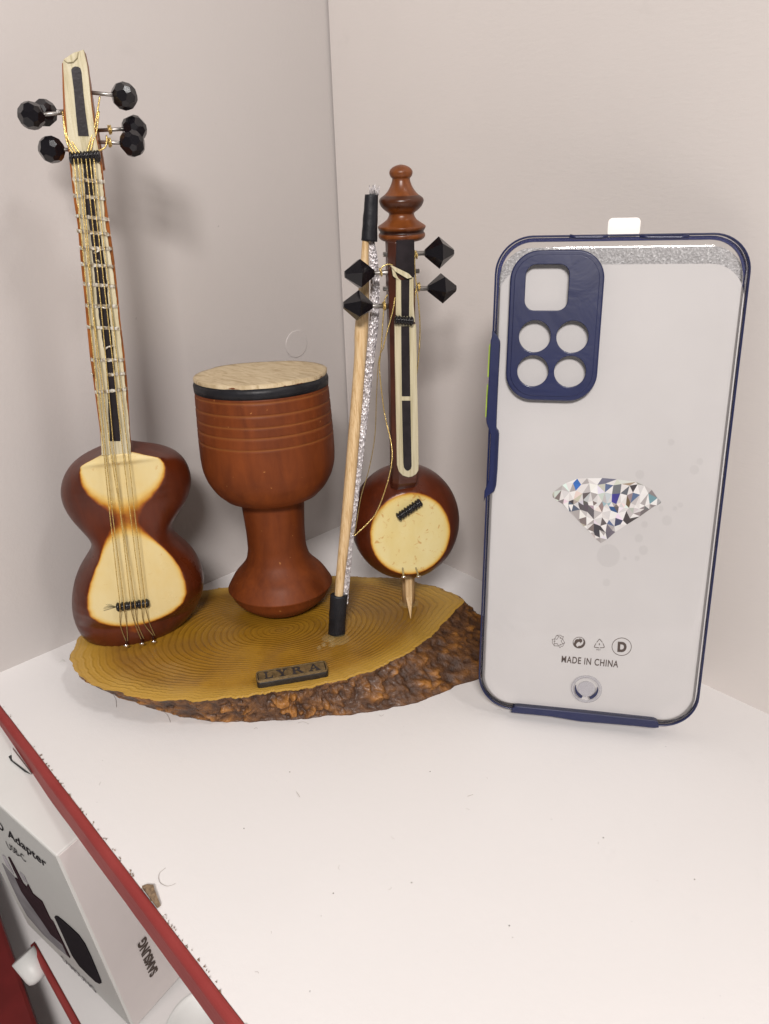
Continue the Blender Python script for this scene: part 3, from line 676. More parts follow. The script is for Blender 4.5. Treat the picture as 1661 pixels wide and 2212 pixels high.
for i in range(6):   # wrapped ends up to the pegs
    st = [(690, 1100), (722, 1105), (765, 1110), (822, 1100), (858, 1100), (895, 1095)][i]
    en = [[(640, 1010), (612, 880), (600, 760)], [(668, 1010), (625, 900), (598, 740)], [(712, 1035), (660, 940), (615, 800), (592, 700)], [(850, 1010), (900, 840), (925, 700), (948, 560)], [(880, 990), (915, 900), (940, 700)], [(905, 1085), (1000, 1040), (1012, 930)]][i]
    pts = spline_pts([TF.px(*zHead(*p), NB + .0014 - .0008 * q) for q, p in enumerate([st] + en)], 5)
    b = MB(); b.tube(pts, .00026, 6); b.build('string_end', M['gold'], tar)
b = MB(); cord(b, TF.px(*zBody(655, 1515), DB + .0012), TF.px(*zBody(928, 1478), DB + .0012), .0018, 8)
for i in range(14):
    p = TF.px(*zBody(660 + random.uniform(-10, 10), 1512), DB + .0004); b.tube([p, p + TF.u * -random.uniform(.002, .007) + TF.w * random.uniform(-.001, .0022)], .00004, 3)
b.build('bridge', M['black_gloss'], tar)
for (x, y) in ((740, 1800), (864, 1785), (957, 1768)):
    n_ = DB - .0058
    b = MB(); hh, mm = surf(TB, *zBody(x - 4, y - 25), TF.px(*zBody(x, y), n_)); ax = (mm * .75 - TF.w * .5 + TF.n * .2).normalized(); p = hh + ax * .0028
    b.lathe([(.0004, -.0048), (.0004, .0), (.0010, .0001), (.0011, .0004), (.0006, .0008), (.00005, .0009)], p, ax, TF.u, 16); b.build('pin', M['steel'], tar)
# pegs: faceted black balls on metal shafts
def facet_ball(b, c, r, rot, squash=1.0):
    import bmesh
    bm = bmesh.new(); bmesh.ops.create_icosphere(bm, subdivisions=1, radius=1)
    # cut the corners for a many-faced bead
    bm.verts.ensure_lookup_table()
    vs = [v.co.copy() for v in bm.verts]; bm.free()
    bm = bmesh.new()
    tri = [V(p) for p in vs]; cutp = []
    for p in tri:
        cutp.append(bm.verts.new((rot @ p) * 1.0))
    for p in tri:
        for q in tri:
            if p != q and (p - q).length < 1.2: pass
    r_ = bmesh.ops.convex_hull(bm, input=bm.verts)
    bmesh.ops.dissolve_limit(bm, angle_limit=math.radians(2), verts=bm.verts, edges=bm.edges)
    bmesh.ops.bevel(bm, geom=list(bm.verts), offset=.31, segments=1, affect='VERTICES')
    vs = [V((v.co.x, v.co.y, v.co.z * squash)).normalized() * r * (1 if True else 1) if False else V(v.co) * r for v in bm.verts]
    bm.verts.index_update()
    b.add([c + v for v in vs], [tuple(v.index for v in f.verts) for f in bm.faces], False); bm.free()
pegs = [((1180, 557), (905, 528), .002, 0), ((1275, 865), (975, 880), -.004, 1), ((1257, 1005), (975, 995), .0005, 2), ((298, 742), (590, 715), .002, 3), ((420, 715), (600, 700), -.006, 4), ((490, 1065), (650, 1065), .000, 5)]
for (bx, by), (sx, sy), dn, k_ in pegs:
    n_ = NB - .0045 + dn; c = TF.px(*zHead(bx, by), n_); s0 = TF.px(*zHead(sx, sy), n_)
    rot = Matrix.Rotation(.7 * k_ + .3, 3, 'X') @ Matrix.Rotation(1.1 * k_, 3, 'Z')
    b = MB(); facet_ball(b, c, .0046, rot); pg = b.build('tuning_peg', M['bead'], tar)
    b = MB().tube([s0 + (s0 - c).normalized() * .002, c], .0006, 10); b.build('peg_shaft', M['peg'], pg)
    if k_ in (1, 2):
        b = MB(); q = s0.lerp(c, .18); ax = (c - s0).normalized()
        pts = [q + ax * (.0004 * i / 12) + (TF.w * math.cos(i * .52) + TF.n * math.sin(i * .52)) * .0013 for i in range(30)]
        b.tube(pts, .0002, 5); b.build('peg_winding', M['gold'], pg)

# ================================================================== GOBLET DRUM
fd = onz(*zDrum(860, 2050), HZ); az = math.radians(vw(fd)); DO = fd - V((math.cos(az), math.sin(az), 0)) * .0125; DO.z = HZ
DF = Frame(DO, math.degrees(az))
def _cu(y, l, r_):
    ul, _ = DF.uw(*zDrum(l, y[0])); ur, w_ = DF.uw(*zDrum(r_, y[1])); return ((ul + ur) / 2, w_)
_c = [_cu((1835, 1765), 507, 1300), _cu((1400, 1400), 643, 1100), _cu((700, 650), 266, 1326), _cu((350, 290), 234, 1290)]
DO = DO + DF.u * (_c[0][0]); DAX = (V((0, 0, 1)) + DF.u * ((_c[3][0] - _c[0][0]) / (_c[3][1] - _c[0][1]))).normalized()
DAX = (DAX - DF.n * .085).normalized(); DO = DO + DF.n * .0045; DF.o = DO
drum = thing('goblet_drum', DO, 'brown goblet drum with pale wooden top and black band, on the log slice', 'drum')
def rz(z, y, l, r):
    yl, yr = (y if isinstance(y, tuple) else (y, y)); ul, wl = DF.uw(*z(l, yl)); ur, wr = DF.uw(*z(r, yr)); return ((ur - ul) / 2, (wl + wr) / 2)
pr = []
P_top = rz(zDrum, (245, 200), 228, 1272)
rr_ = [rz(zDrum, (270, 235), 231, 1285), rz(zDrum, (350, 290), 234, 1290), rz(zDrum, (500, 440), 243, 1302), rz(zDrum, (700, 650), 266, 1326), rz(zDrum, (850, 790), 287, 1337),
       rz(zDrum, (930, 880), 300, 1333), rz(zDrum, (1010, 960), 335, 1312), rz(zDrum, (1080, 1040), 385, 1265), rz(zDrum, (1120, 1090), 415, 1215)]
stem = [rz(zDrum, 1240, 612, 1096), rz(zDrum, 1400, 643, 1100), rz(zDrum, 1530, 657, 1110), rz(zDrum, (1620, 1600), 648, 1138), rz(zDrum, (1680, 1640), 610, 1185), rz(zDrum, (1740, 1680), 555, 1240), rz(zDrum, (1790, 1720), 527, 1274), rz(zDrum, (1835, 1765), 507, 1300)]
bowl_bot = (rr_[-1][0] * .93, rr_[-1][1] - .0012)
ztop = P_top[1]; H = lambda s: max(.0005, s)
profile = [(.0001, .0)] + [(.0115, .0)] + [(.0150, .0018), (.0185, .0060)] + [(r, z) for r, z in stem[::-1]]
ft = profile[4]; 
profile = [(.0001, 0), (.0100, 0), (.0140, .0012), (ft[0] - .0022, ft[1] - .0048), (ft[0] - .0003, ft[1] - .0006), (ft[0] + .0002, ft[1])] + [(r, z) for r, z in stem[::-1][1:]]
profile += [(stem[0][0] * 1.02, bowl_bot[1] - .0032), (stem[0][0] * 1.10, bowl_bot[1] - .0016), bowl_bot, (rr_[-1][0] * .95, rr_[-1][1] - .0006)] + [p for p in rr_[::-1]] + [(P_top[0], ztop - .0002)]
grooves_px = [(600, 525), (600, 625), (600, 715), (600, 797), (600, 886)]
# groove heights on the front of the bowl
gz = []
Rm = rr_[3][0]
for g in grooves_px:
    q = hit(*zDrum(*g), DO + DF.n * Rm, DF.n); gz.append((q - DO).z)
gz.append(stem[0][1] + 99)
smooth_p = []
for i in range(len(profile) - 1):
    (r0, z0), (r1, z1) = profile[i], profile[i + 1]; n = max(1, int(math.hypot(r1 - r0, z1 - z0) / .0004))
    for q in range(n): smooth_p.append((r0 + (r1 - r0) * q / n, z0 + (z1 - z0) * q / n))
smooth_p.append(profile[-1])
for _ in range(14):   # soften all but the foot edge and the bowl's lip
    keep = [0, 1]; sp2 = list(smooth_p)
    for i in range(2, len(smooth_p) - 2):
        z = smooth_p[i][1]
        if -.0035 < z - ft[1] < .0012 or abs(z - bowl_bot[1]) < .0008: continue
        sp2[i] = tuple((smooth_p[i - 1][k] + 2 * smooth_p[i][k] + smooth_p[i + 1][k]) / 4 for k in (0, 1))
    smooth_p = sp2
gr = []; out = []
for r, z in smooth_p:
    g = 0
    if z > bowl_bot[1] + .004:
        for q in gz: g = max(g, max(0, 1 - abs(z - q) / .00042))
    out.append((r - .00045 * g, z)); gr.append(min(1, g * 1.3))
_bz = ztop - .0047; out = [(r - (.0006 if _bz < z < ztop - .0008 else 0), z) for r, z in out]
b = MB(); b.lathe(out, DO, DAX, DAX.cross(DF.n).cross(DAX) * -1 if False else (DF.u - DAX * DF.u.dot(DAX)), 128, False, False, groove=gr); body = b.build('drum_body', M['drum'], drum)
bz0 = _bz; 
Rt = P_top[0]; b = MB(); b.lathe([(Rt - .0006, bz0), (max(Rt, rr_[1][0]) + .0001, bz0 + .0001), (max(Rt, rr_[1][0]) + .0002, (bz0 + ztop) / 2), (Rt + .0001, ztop - .0008), (Rt - .0006, ztop - .0007)], DO, DAX, (DF.u - DAX * DF.u.dot(DAX)), 128, False, False)
b.build('black_band', M['tape'], drum)
rows = []; du_ = (DF.u - DAX * DF.u.dot(DAX)).normalized(); dn_ = DAX.cross(du_) * -1
for i in range(14):
    q = i / 13; row = []
    for j in range(160):
        t = 2 * math.pi * j / 160; rad = (Rt + .0002 + .0004 * noise.noise(V((math.cos(t) * 4, math.sin(t) * 4, 7))) + .00018 * noise.noise(V((math.cos(t) * 22, math.sin(t) * 22, 2)))) * q
        z = ztop + .0006 + .0005 * noise.noise(V((math.cos(t) * q * 1.6, math.sin(t) * q * 1.6, 4))) * q
        row.append(DO + DAX * z + (du_ * math.cos(t) + dn_ * math.sin(t)) * rad)
    rows.append(row)
rows.append([p - DAX * .0013 for p in rows[-1]])
b = MB(); b.grid(rows, True, False, False, True); b.build('drum_top', M['skin'], drum, fix=False)

# ================================================================== SPIKE FIDDLE (kamancheh)
fk = onz(*zKb(655, 1905), HZ); KA = vw(fk); KO = fk - V((math.cos(math.radians(KA)), math.sin(math.radians(KA)), 0)) * .0015; KO.z = HZ
KF = Frame(KO, KA + 14)
kam = thing('spike_fiddle', KO, 'brown spike fiddle with round cream face and turned finial, behind the bow', 'fiddle')
KV = Frame(KO, KA)      # frame square to the view, for turned shapes about the upright axis
cu, cw = KV.uw(876, 1124); lu, lw = KV.uw(*zKb(262, 1400)); ru, rw = KV.uw(*zKb(1002, 1370))
BR = (KV.uw(991.5, 1135)[0] - KV.uw(758, 1135)[0]) / 2 * 1.0; BC = KV.p((KV.uw(991.5, 1135)[0] + KV.uw(758, 1135)[0]) / 2, cw, 0)
# push the bowl's axis straight over the foot
BF = Frame(BC, KA + 8, 6); rows = []; brd = []; DK = BR * .70
for i in range(97):
    ph = math.pi * i / 96; z = -math.cos(ph); a = max(1e-5, math.sin(ph)); row = []; er = []
    for j in range(NP):
        t = 2 * math.pi * j / NP; d = BR * a * math.sin(t); e = d - DK
        row.append(BF.p(BR * a * math.cos(t) * 1.0, BR * z * (1.09 if z < 0 else 1.07), min(d, DK + max(0, e) * .04)))
        er.append(max(0, min(1, .5 + e / .0036)))
    rows.append(row); brd.append(er)
# flame-shaped tongue of the face towards the neck
for i in range(97):
    for j in range(NP):
        q = rows[i][j] - BC; u = q.dot(BF.u); w = q.dot(BF.w)
        if q.dot(BF.n) > 0 and w > 0:
            f = 1 - abs(u) / .0042
            if f > 0 and w < BR * .80: brd[i][j] = max(brd[i][j], min(1, .60 * f + .28 - max(0, (w - BR * .62)) / .0055))
KB = bvh(rows)
split_body(rows, brd, kam, 'bowl', 'soundboard', M['kam'], False, False)
# neck: faceted bar above the bowl
KN = DK * .98
tl = KF.uw(*zKt(695, 1015), KN - .002); tr = KF.uw(*zKt(987, 1015), KN); bl_ = KF.uw(*zKb(545, 1000), KN - .002); br_ = KF.uw(*zKb(722, 1085), KN)
rows = []
for t in [i / 48 for i in range(49)]:
    ul = tl[0] + (bl_[0] - tl[0]) * t; ur = tr[0] + (br_[0] - tr[0]) * t; w = tl[1] + (br_[1] - tl[1] - .005) * t; KN_ = KN; KN = KN_ - .006 * max(0, (t - .93) / .07) ** 1.2; ur -= .0006 * max(0, (t - .9) / .1)
    wob = .0002 * noise.noise(V((t * 12, 0, 0)))
    rows.append([KF.p(ul, w, KN - .0022), KF.p(ul + .0020, w, KN), KF.p(ur - .0004, w, KN), KF.p(ur, w, KN - .0006), KF.p(ur, w, KN - .006), KF.p(ur - .0012, w, KN - .0085), KF.p(ul + .0012, w, KN - .0085), KF.p(ul + wob, w, KN - .006)]); KN = KN_
b = MB(); b.grid(rows, True, True, True, False); nk = b.build('neck', M['neck_dark'], kam, bevel=.0004)
kp = lambda pts, z=zKb, n=KN: [KF.uw(*z(*p), n) for p in pts]
hd_l = kp([(790, 1000), (985, 990), (990, 1360), (980, 1420), (920, 1420), (800, 1330), (780, 1280)], zKt); b = MB(); b.prism(KF, hd_l, KN - .0003, KN + .0003); b.build('black_plate', M['black'], kam)
# cream overlays with black inlays
uo = kp([(783, 1395), (835, 1440), (838, 1835), (925, 1838), (930, 1430), (973, 1405), (973, 1700), (990, 1900), (780, 1860)], zKt)
b = MB(); b.prism(KF, uo, KN + .0001, KN + .0007); b.build('head_overlay', M['bone'], kam)
b = MB(); b.prism(KF, kp([(836, 1440), (930, 1425), (928, 1832), (838, 1830)], zKt), KN + .0000, KN + .00055); b.build('head_inlay', M['black'], kam)
b = MB(); b.prism(KF, [KF.uw(*zKt(*p), KN + .002) for p in ((730, 1285), (750, 1283), (930, 1370), (970, 1412), (915, 1425), (780, 1345))], KN + .0006, KN + .0016)
b.prism(KF, [KF.uw(*zKt(*p), KN + .001) for p in ((738, 1300), (775, 1345), (800, 1400), (825, 1440), (785, 1420), (755, 1395))], KN + .0002, KN + .0010); b.build('broken_overlay', M['bone'], kam)
low = [zKt(765, 1925), zKt(1000, 1925)] + [zKb(*p) for p in ((703, 60), (708, 400), (715, 700), (718, 950), (716, 985), (700, 1010), (675, 1025), (648, 1030), (610, 1018), (585, 992), (573, 950), (566, 600), (558, 200), (556, 10))]
b = MB(); b.prism(KF, [KF.uw(*p, KN) for p in low], KN + .0001, KN + .0008); fbk = b.build('fingerboard', M['bone'], kam)
for pl in ([(603, 10), (658, 10), (662, 250), (665, 485), (608, 485), (605, 250)], [(608, 515), (666, 515), (670, 750), (674, 960), (668, 980), (650, 992), (635, 988), (622, 970), (618, 940), (612, 700)]):
    b = MB(); b.prism(KF, kp(pl, zKb, KN + .0008), KN + .0006, KN + .00095); b.build('inlay', M['black'], fbk)
b = MB(); cord(b, KF.px(*zKt(770, 1878), KN + .0016), KF.px(*zKt(975, 1895), KN + .0016), .0016, 6); b.build('nut', M['black_gloss'], kam)
# finial, turned
fin = [(1012, 150), (1000, 205), (985, 235), (960, 256), (930, 258), (912, 246), (900, 242), (885, 250), (862, 262), (845, 265), (830, 250), (800, 205), (770, 168), (740, 148), (715, 140), (695, 145), (660, 190), (620, 226), (580, 244), (555, 247), (530, 236), (505, 205), (490, 185), (450, 150), (400, 122), (350, 104), (325, 99), (312, 100), (300, 112), (280, 124), (250, 130), (225, 124), (200, 105), (180, 75), (168, 45), (160, 1)]
AXc = KV.uw(*zKt(846, 560), 0)
PF_ = []; gv = []
cx0 = 845
for y, r in fin:
    u0_, w_ = KV.uw(*zKt(cx0, y), 0); u1_, _w = KV.uw(*zKt(cx0 + r, y), 0); PF_.append((max(.0001, u1_ - u0_), w_)); gv.append(1.0 if y in (912, 900, 885, 1000, 1012) else (.75 if 500 < y < 640 else 0))
FO = KV.p(KV.uw(*zKt(cx0, 600), 0)[0], 0, 0)
pp = spline_pts([V((r, z, g)) for (r, z), g in zip(PF_, gv)], 5)
b = MB(); b.lathe([(max(.00005, p.x), p.y) for p in pp], FO, V((0, 0, 1)), KV.u, 72, True, True, groove=[max(0, min(1, p.z)) for p in pp]); b.build('finial', M['finial'], kam)
# pegs
def bicone(b, c, ax, r, L, rot=.3, sides=6):
    ax = ax.normalized(); x = ax.cross(V((0, 0, 1))).normalized(); y = ax.cross(x); rows = []
    for (rr2, z) in ((r * .22, -L), (r * 1.0, 0), (r * .22, L)):
        rows.append([c + ax * z + (x * math.cos(rot + 2 * math.pi * i / sides) + y * math.sin(rot + 2 * math.pi * i / sides)) * rr2 for i in range(sides)])
    b.grid(rows, True, True, True, False)
PN = KN - .004
for (bx, by), (s0, sy), (e0, ey), rt in (((1262, 1136), (1115, 1150), (645, 1156), .35), ((1292, 1530), (1150, 1524), (645, 1536), .1), ((381, 1369), (530, 1355), (1040, 1338), .2), ((364, 1720), (515, 1726), (760, 1730), .45)):
    c = KF.px(*zKt(bx, by), PN); e = KF.px(*zKt(e0, ey), PN)
    b = MB(); bicone(b, c, c - e, .0052, .0050, rt); pg = b.build('tuning_peg', M['bead'], kam)
    b = MB().tube([e, c], .00078, 10); b.build('peg_shaft', M['peg'], pg)
# gold strings and windings
def gold(pts, z, n, nm='string', r=.00022, mat='gold'):
    nn = n if isinstance(n, (list, tuple)) else [n] * len(pts)
    b = MB(); b.tube(spline_pts([KF.px(*zz(*p), q) for (zz, p), q in zip([(z, p) if not callable(p[0]) else p for p in pts], nn)], 8), r, 6); b.build(nm, M[mat], kam)
def wind(x, y, n, turns=4):
    c = KF.px(*zKt(x, y), PN); pts = [c + KF.u * (.0010 * (i / (turns * 10) - .5)) + (KF.w * math.cos(i * .63) + KF.n * math.sin(i * .63)) * (.0012 + .0003 * math.sin(i)) for i in range(turns * 10)]
    b = MB(); b.tube(pts, .0002, 5); b.build('peg_winding', M['gold'], kam)
wind(1005, 1155, 0, 2); wind(1035, 1515, 0, 3); wind(655, 1725, 0, 5); wind(615, 1350, 0, 2)
gold([(690, 1600), (660, 1660), (655, 1730), (640, 1900), (622, 2200)], zKt, PN + .001)
gold([(775, 1630), (745, 1800), (690, 2000), (640, 2200)], zKt, KN + .0012)
gold([(zKt, (622, 2200)), (zKb, (462, 200)), (zKb, (458, 330)), (zKb, (490, 600)), (zKb, (535, 800)), (zKb, (540, 930)), (zKb, (505, 1090)), (zKb, (440, 1265)), (zKb, (380, 1345)), (zKb, (285, 1435))], None, [PN + .001, PN, PN, PN, KN + .001, KN + .004, KN + .005, KN + .004, KN + .004, KN + .005])
gold([(zKt, (640, 2200)), (zKb, (450, 250)), (zKb, (435, 500)), (zKb, (425, 750)), (zKb, (385, 980)), (zKb, (330, 1170)), (zKb, (290, 1400)), (zKb, (270, 1425))], None, [KN + .0012, KN, KN, KN + .001, KN + .002, KN + .003, KN + .004, KN + .005], mat='wire', r=.00016)
gold([(1000, 1120), (992, 1250), (1000, 1400), (1010, 1520), (992, 1640), (990, 1850)], zKt, PN + .002)
gold([(1012, 1540), (1035, 1700), (1050, 1950), (1045, 2200)], zKt, PN + .002)
gold([(zKt, (1045, 2200)), (zKb, (730, 90)), (zKb, (722, 220)), (zKb, (705, 360))], None, PN + .002)
gold([(610, 1340), (640, 1290), (700, 1265), (775, 1280)], zKt, PN + .003)
b = MB(); cord(b, BF.px(*zKb(580, 1312), DK + .0014), BF.px(*zKb(740, 1202), DK + .0014), .0018, 9); b.build('bridge', M['black_gloss'], kam)
for (x, y, dx) in ((614, 1690, 0), (705, 1688, .2)):
    hh, mm = surf(KB, *zKb(x, y - 30), BF.px(*zKb(x, y), DK)); b = MB(); ax = (BF.n * .55 - BF.w * .8 + BF.u * dx).normalized(); p = hh + ax * .0004
    b.lathe([(.0004, -.0050), (.0004, .0026), (.0012, .0027), (.0012, .0032), (.0001, .0034)], p, ax, BF.u, 14); b.build('pin', M['steel'], kam)
# spike dowel and splinter
bt = BC - V((0, 0, BR * .93))
b = MB(); b.tube([KO + V((0, 0, -.001)), V((KO.x, KO.y, BC.z - BR * .8))], .0027, 14); b.build('spike', M['bamboo'], kam)
b = MB(); p0 = KF.px(*zKb(655, 1700), .0085); p1 = KF.px(*zKb(658, 1850), .0085); p2 = onz(*zKb(668, 1998), HZ + .0006)
b.tube([p0, p1, p2], [.0019, .0016, .0001], 7, flat=(KF.n, .6), smooth=False); b.build('splinter', M['bamboo'], kam)
b = MB(); b.lathe([(.0042, 0), (.0032, .0008), (.0028, .0012)], KO + V((0, 0, .0001)), V((0, 0, 1)), V((1, 0, 0)), 20, False, False); b.build('glue_collar', M['glue'], kam)

# ================================================================== BOW
bf = onz(727, 1372, HZ); bt_dir = V((math.cos(math.radians(vw(bf))), math.sin(math.radians(vw(bf))), 0))
# leans back on the fiddle's finial: solve the lean so its top meets the finial's left side
ftop = FO + V((0, 0, 0)); want = FO - KV.u * .0095 + KV.n * .004
BWt = V((0, 0, 0)); best = None
for i in range(0, 300):
    lean = i * .1
    fr = Frame(bf, vw(bf), lean); q = fr.px(806, 470, 0); d = abs((q - want).dot(KV.n))
    if best is None or d < best[0]: best = (d, lean)
WF = Frame(bf, vw(bf), best[1])
bow = thing('fiddle_bow', bf, 'pale bamboo bow with silver braid and black taped ends, leaning against the spike fiddle', 'bow')
cen = [(zKt, (448, 1000), (400, 490)), ]
def bpt(z, x, y, n=0): return WF.px(*z(x, y), n)
stk = [(bpt(zKt, 512, 560), .0016), (bpt(zKt, 450, 1000), .0021), (bpt(zKt, 430, 1500), .0027), (bpt(zKt, 400, 2000), .0032), (bpt(zKb, 312, 250), .0033), (bpt(zKb, 270, 800), .0033), (bpt(zKb, 228, 1300), .0031), (bpt(zKb, 190, 1750), .0028), (bpt(zKb, 178, 1950), .0026)]
wd = lambda z, x0, x1, y: (bpt(z, x1, y) - bpt(z, x0, y)).length / 2
rs = [.0016, wd(zKt, 410, 487, 1010), wd(zKt, 375, 490, 1500), wd(zKt, 328, 478, 2000), wd(zKb, 282, 362, 250), wd(zKb, 238, 318, 800), wd(zKb, 197, 272, 1300), wd(zKb, 160, 222, 1700), wd(zKb, 148, 205, 1900)]
cs = [bpt(zKt, 500, 560), bpt(zKt, 449, 1010), bpt(zKt, 432, 1500), bpt(zKt, 403, 2000), bpt(zKb, 322, 250), bpt(zKb, 278, 800), bpt(zKb, 234, 1300), bpt(zKb, 191, 1700), bpt(zKb, 176, 1900)]
P4 = spline_pts(cs, 5); R4 = [v.x for v in spline_pts([V((r, 0, 0)) for r in rs], 5)]
b = MB(); b.tube(P4, R4, 18); b.build('stick', M['bamboo'], bow)
rib = [(zKt, 488, 545, 1010), (zKt, 495, 580, 1200), (zKt, 505, 600, 1450), (zKt, 500, 600, 1700), (zKt, 490, 588, 1950), (zKt, 475, 560, 2180), (zKb, 372, 425, 180), (zKb, 345, 400, 420), (zKb, 322, 375, 640), (zKb, 300, 350, 850), (zKb, 275, 322, 1100), (zKb, 245, 292, 1350), (zKb, 228, 270, 1550), (zKb, 204, 245, 1840)]
C5 = []; R5 = []
for z, x0, x1, y in rib:
    a_ = bpt(z, x0, y, -.0008); c_ = bpt(z, x1, y, -.0008); C5.append((a_ + c_) / 2); R5.append((c_ - a_).length / 2)
C5 = [bpt(zKt, 520, 950, 0)] + C5 + [bpt(zKb, 222, 1900, -.0004)]; R5 = [.001] + R5 + [.001]
P5 = spline_pts(C5, 10); R5 = [v.x for v in spline_pts([V((r, 0, 0)) for r in R5], 10)]
rows = []
for i, (p, r) in enumerate(zip(P5, R5)):
    t = (P5[min(i + 1, len(P5) - 1)] - P5[max(0, i - 1)]).normalized(); x = t.cross(WF.n).normalized(); y = WF.n; row = []
    for j in range(24):
        a_ = 2 * math.pi * j / 24; bumpy = 1 + .10 * math.sin(i * 1.9 + j * 2.6)
        row.append(p + x * math.cos(a_) * r * bumpy + y * math.sin(a_) * r * .45 * bumpy)
    rows.append(row)
b = MB(); b.grid(rows, True, True, True, False); b.build('silver_braid', M['silver'], bow)
b = MB()
for i in range(26):
    p = bpt(zKt, 490 + i * 4.2, 500, random.uniform(-.0012, .0008)); b.tube([p, p + WF.w * random.uniform(.002, .0034) + WF.u * random.uniform(-.0006, .0008)], .00011, 4)
b.build('frayed_end', M['silver'], bow)
def sleeve(z, tl_, tr_, bl2, br2, nm, n=6):
    rows = []
    for i in range(n * 4 + 1):
        t = i / (n * 4); a_ = bpt(z, tl_[0] + (bl2[0] - tl_[0]) * t, tl_[1] + (bl2[1] - tl_[1]) * t); c_ = bpt(z, tr_[0] + (br2[0] - tr_[0]) * t, tr_[1] + (br2[1] - tr_[1]) * t)
        m_ = (a_ + c_) / 2; x = (c_ - a_) / 2; row = []
        for j in range(28):
            q = 2 * math.pi * j / 28; e = 1 + .05 * noise.noise(V((math.cos(q) * 3, math.sin(q) * 3, t * 5)))
            row.append(m_ + x * math.cos(q) * e + WF.n * math.sin(q) * x.length * .72 * e)
        rows.append(row)
    b = MB(); b.grid(rows, True, True, True, True); b.build(nm, M['tape'], bow)
sleeve(zKt, (442, 492), (588, 498), (400, 1000), (578, 1018), 'top_sleeve')
sleeve(zKb, (121, 1835), (239, 1838), (106, 2098), (220, 2104), 'bottom_sleeve')
b = MB()
for x in (505, 515, 525): b.tube([WF.px(*zLogR(x, 560)), WF.px(*zLogR(x + 8, 612))], .0002, 5)
b.build('bottom_threads', M['pearl'], bow)

# ================================================================== PHONE CASE
cb = [V(p) for p in ((0.1533876, -0.0735764, 0.0030000), (0.2162000, -0.0311000, 0.0039000), (0.1966000, -0.0055000, 0.1642000), (0.1338000, -0.0479000, 0.1633000))]
CF = Frame(cb[0], u=cb[1] - cb[0], w=cb[3] - cb[0]); CWd = (cb[1] - cb[0]).length; CHt = (cb[3] - cb[0]).length
CN = .0052
case = thing('phone_case', CF.o + CF.u * CWd / 2 - CF.n * CN / 2, 'clear phone case with dark blue rim and camera plate, leaning against the right wall', 'phone case')
RC = (.0125, .0115, .0115, .0125)
ol = lambda d, r=RC: rrect(d, d, CWd - d, CHt - d, [max(.002, q - d) for q in r], 12)
# blue line of the rim, its clear side wall and the blue lip at the back
b = MB(); b.add(*curve_mesh(CF, [ol(0), ol(.0006)[::-1]], -.0009, 0, .0003)); b.build('front_rim', M['blue'], case)
b = MB(); b.add(*curve_mesh(CF, [ol(.0002), ol(.0009)[::-1]], -CN + .0010, -.0012)); b.build('side_wall', M['clear_edge'], case)
b = MB(); b.add(*curve_mesh(CF, [ol(.0004), ol(.0016)[::-1]], -CN, -CN + .0007, .0002)); b.build('back_rim', M['blue_clear'], case)
# clear back panel with its rounded shoulder
rows = []
for d, n in ((.0012, -.0012), (.0014, -.0002), (.0020, .0004), (.0030, .0008), (.0042, .0010), (.0052, .0010)):
    rows.append([CF.p(u, w, n) for u, w in ol(d)])
b = MB(); b.grid(rows, True, False, True, True); b.build('clear_panel', M['clear'], case)
# foam-like sheet seen through the top
b = MB(); b.add(*curve_mesh(CF, [rrect(.0012, .0020, CWd - .0012, CHt - .0034, .0100, 12)], -.0042, -.0038)); b.build('grainy_film', M['foam'], case)
# camera plate
cpx = lambda x, y, n=.0012: CF.uw(*zCt(x, y), n)
lft, _ = cpx(186, 710); rgt, _ = cpx(709, 730); _, tp = cpx(460, 283); _, btm = cpx(440, 1133)
def hole_c(x, y, r):
    u, w = cpx(x, y); u2, _ = cpx(x + r, y); return [(u + (u2 - u) * math.cos(2 * math.pi * i / 48), w + (u2 - u) * math.sin(2 * math.pi * i / 48)) for i in range(48)]
hs0 = cpx(277, 624); hs1 = cpx(536, 363)
holes = [rrect(hs0[0], hs0[1], hs1[0], hs1[1], .0032)[::-1]] + [hole_c(*p)[::-1] for p in ((337, 770, 90), (549, 773, 91), (326, 965, 88.5), (535, 969, 90))]
b = MB(); b.add(*curve_mesh(CF, [rrect(lft, btm, rgt, tp, .0088, 14)] + holes, .0004, .0018, .0005)); plate = b.build('camera_plate', M['blue'], case); 
b = MB(); b.add(*curve_mesh(CF, [rrect(lft + .0014, btm + .0014, rgt - .0014, tp - .0014, .0075, 14)] + holes, .0016, .00205, .0002)); b.build('plate_step', M['blue'], plate)
# left side guard, buttons, bottom guard
sp_ = lambda pts, z, n=.0004: [CF.uw(*z(*p), n) for p in pts]
outer = [(243, 60), (240, 130), (226, 175), (220, 300), (205, 600), (178, 1040), (181, 1085), (225, 1210), (215, 1500), (203, 1720), (158, 1840), (150, 1960)]
inner = [(165, 1915), (220, 1872), (268, 1840), (288, 1775), (302, 1600), (320, 1210), (312, 1170), (290, 1140), (296, 950), (312, 600), (332, 230), (330, 180), (300, 120), (262, 75)]
b = MB(); b.prism(CF, sp_(outer + inner, zCs), -.0050, .0006); b.build('side_guard', M['blue'], case, bevel=.0003)
for (x0, x1, y0, y1, k0, k1) in ((206, 224, 228, 577, -12, -12), (182, 205, 670, 1018, -12, -12)):
    b = MB(); b.prism(CF, sp_([(x0 + 6, y0), (x1 + 8, y0), (x1 + k0 + 8, y1), (x0 + k0, y1), (x0 + k0 - 1, y1 - 15), (x0 + 3, y0 + 15)], zCs, -.003), -.0042, -.0018); b.build('side_button', M['lime'], case, bevel=.00025)
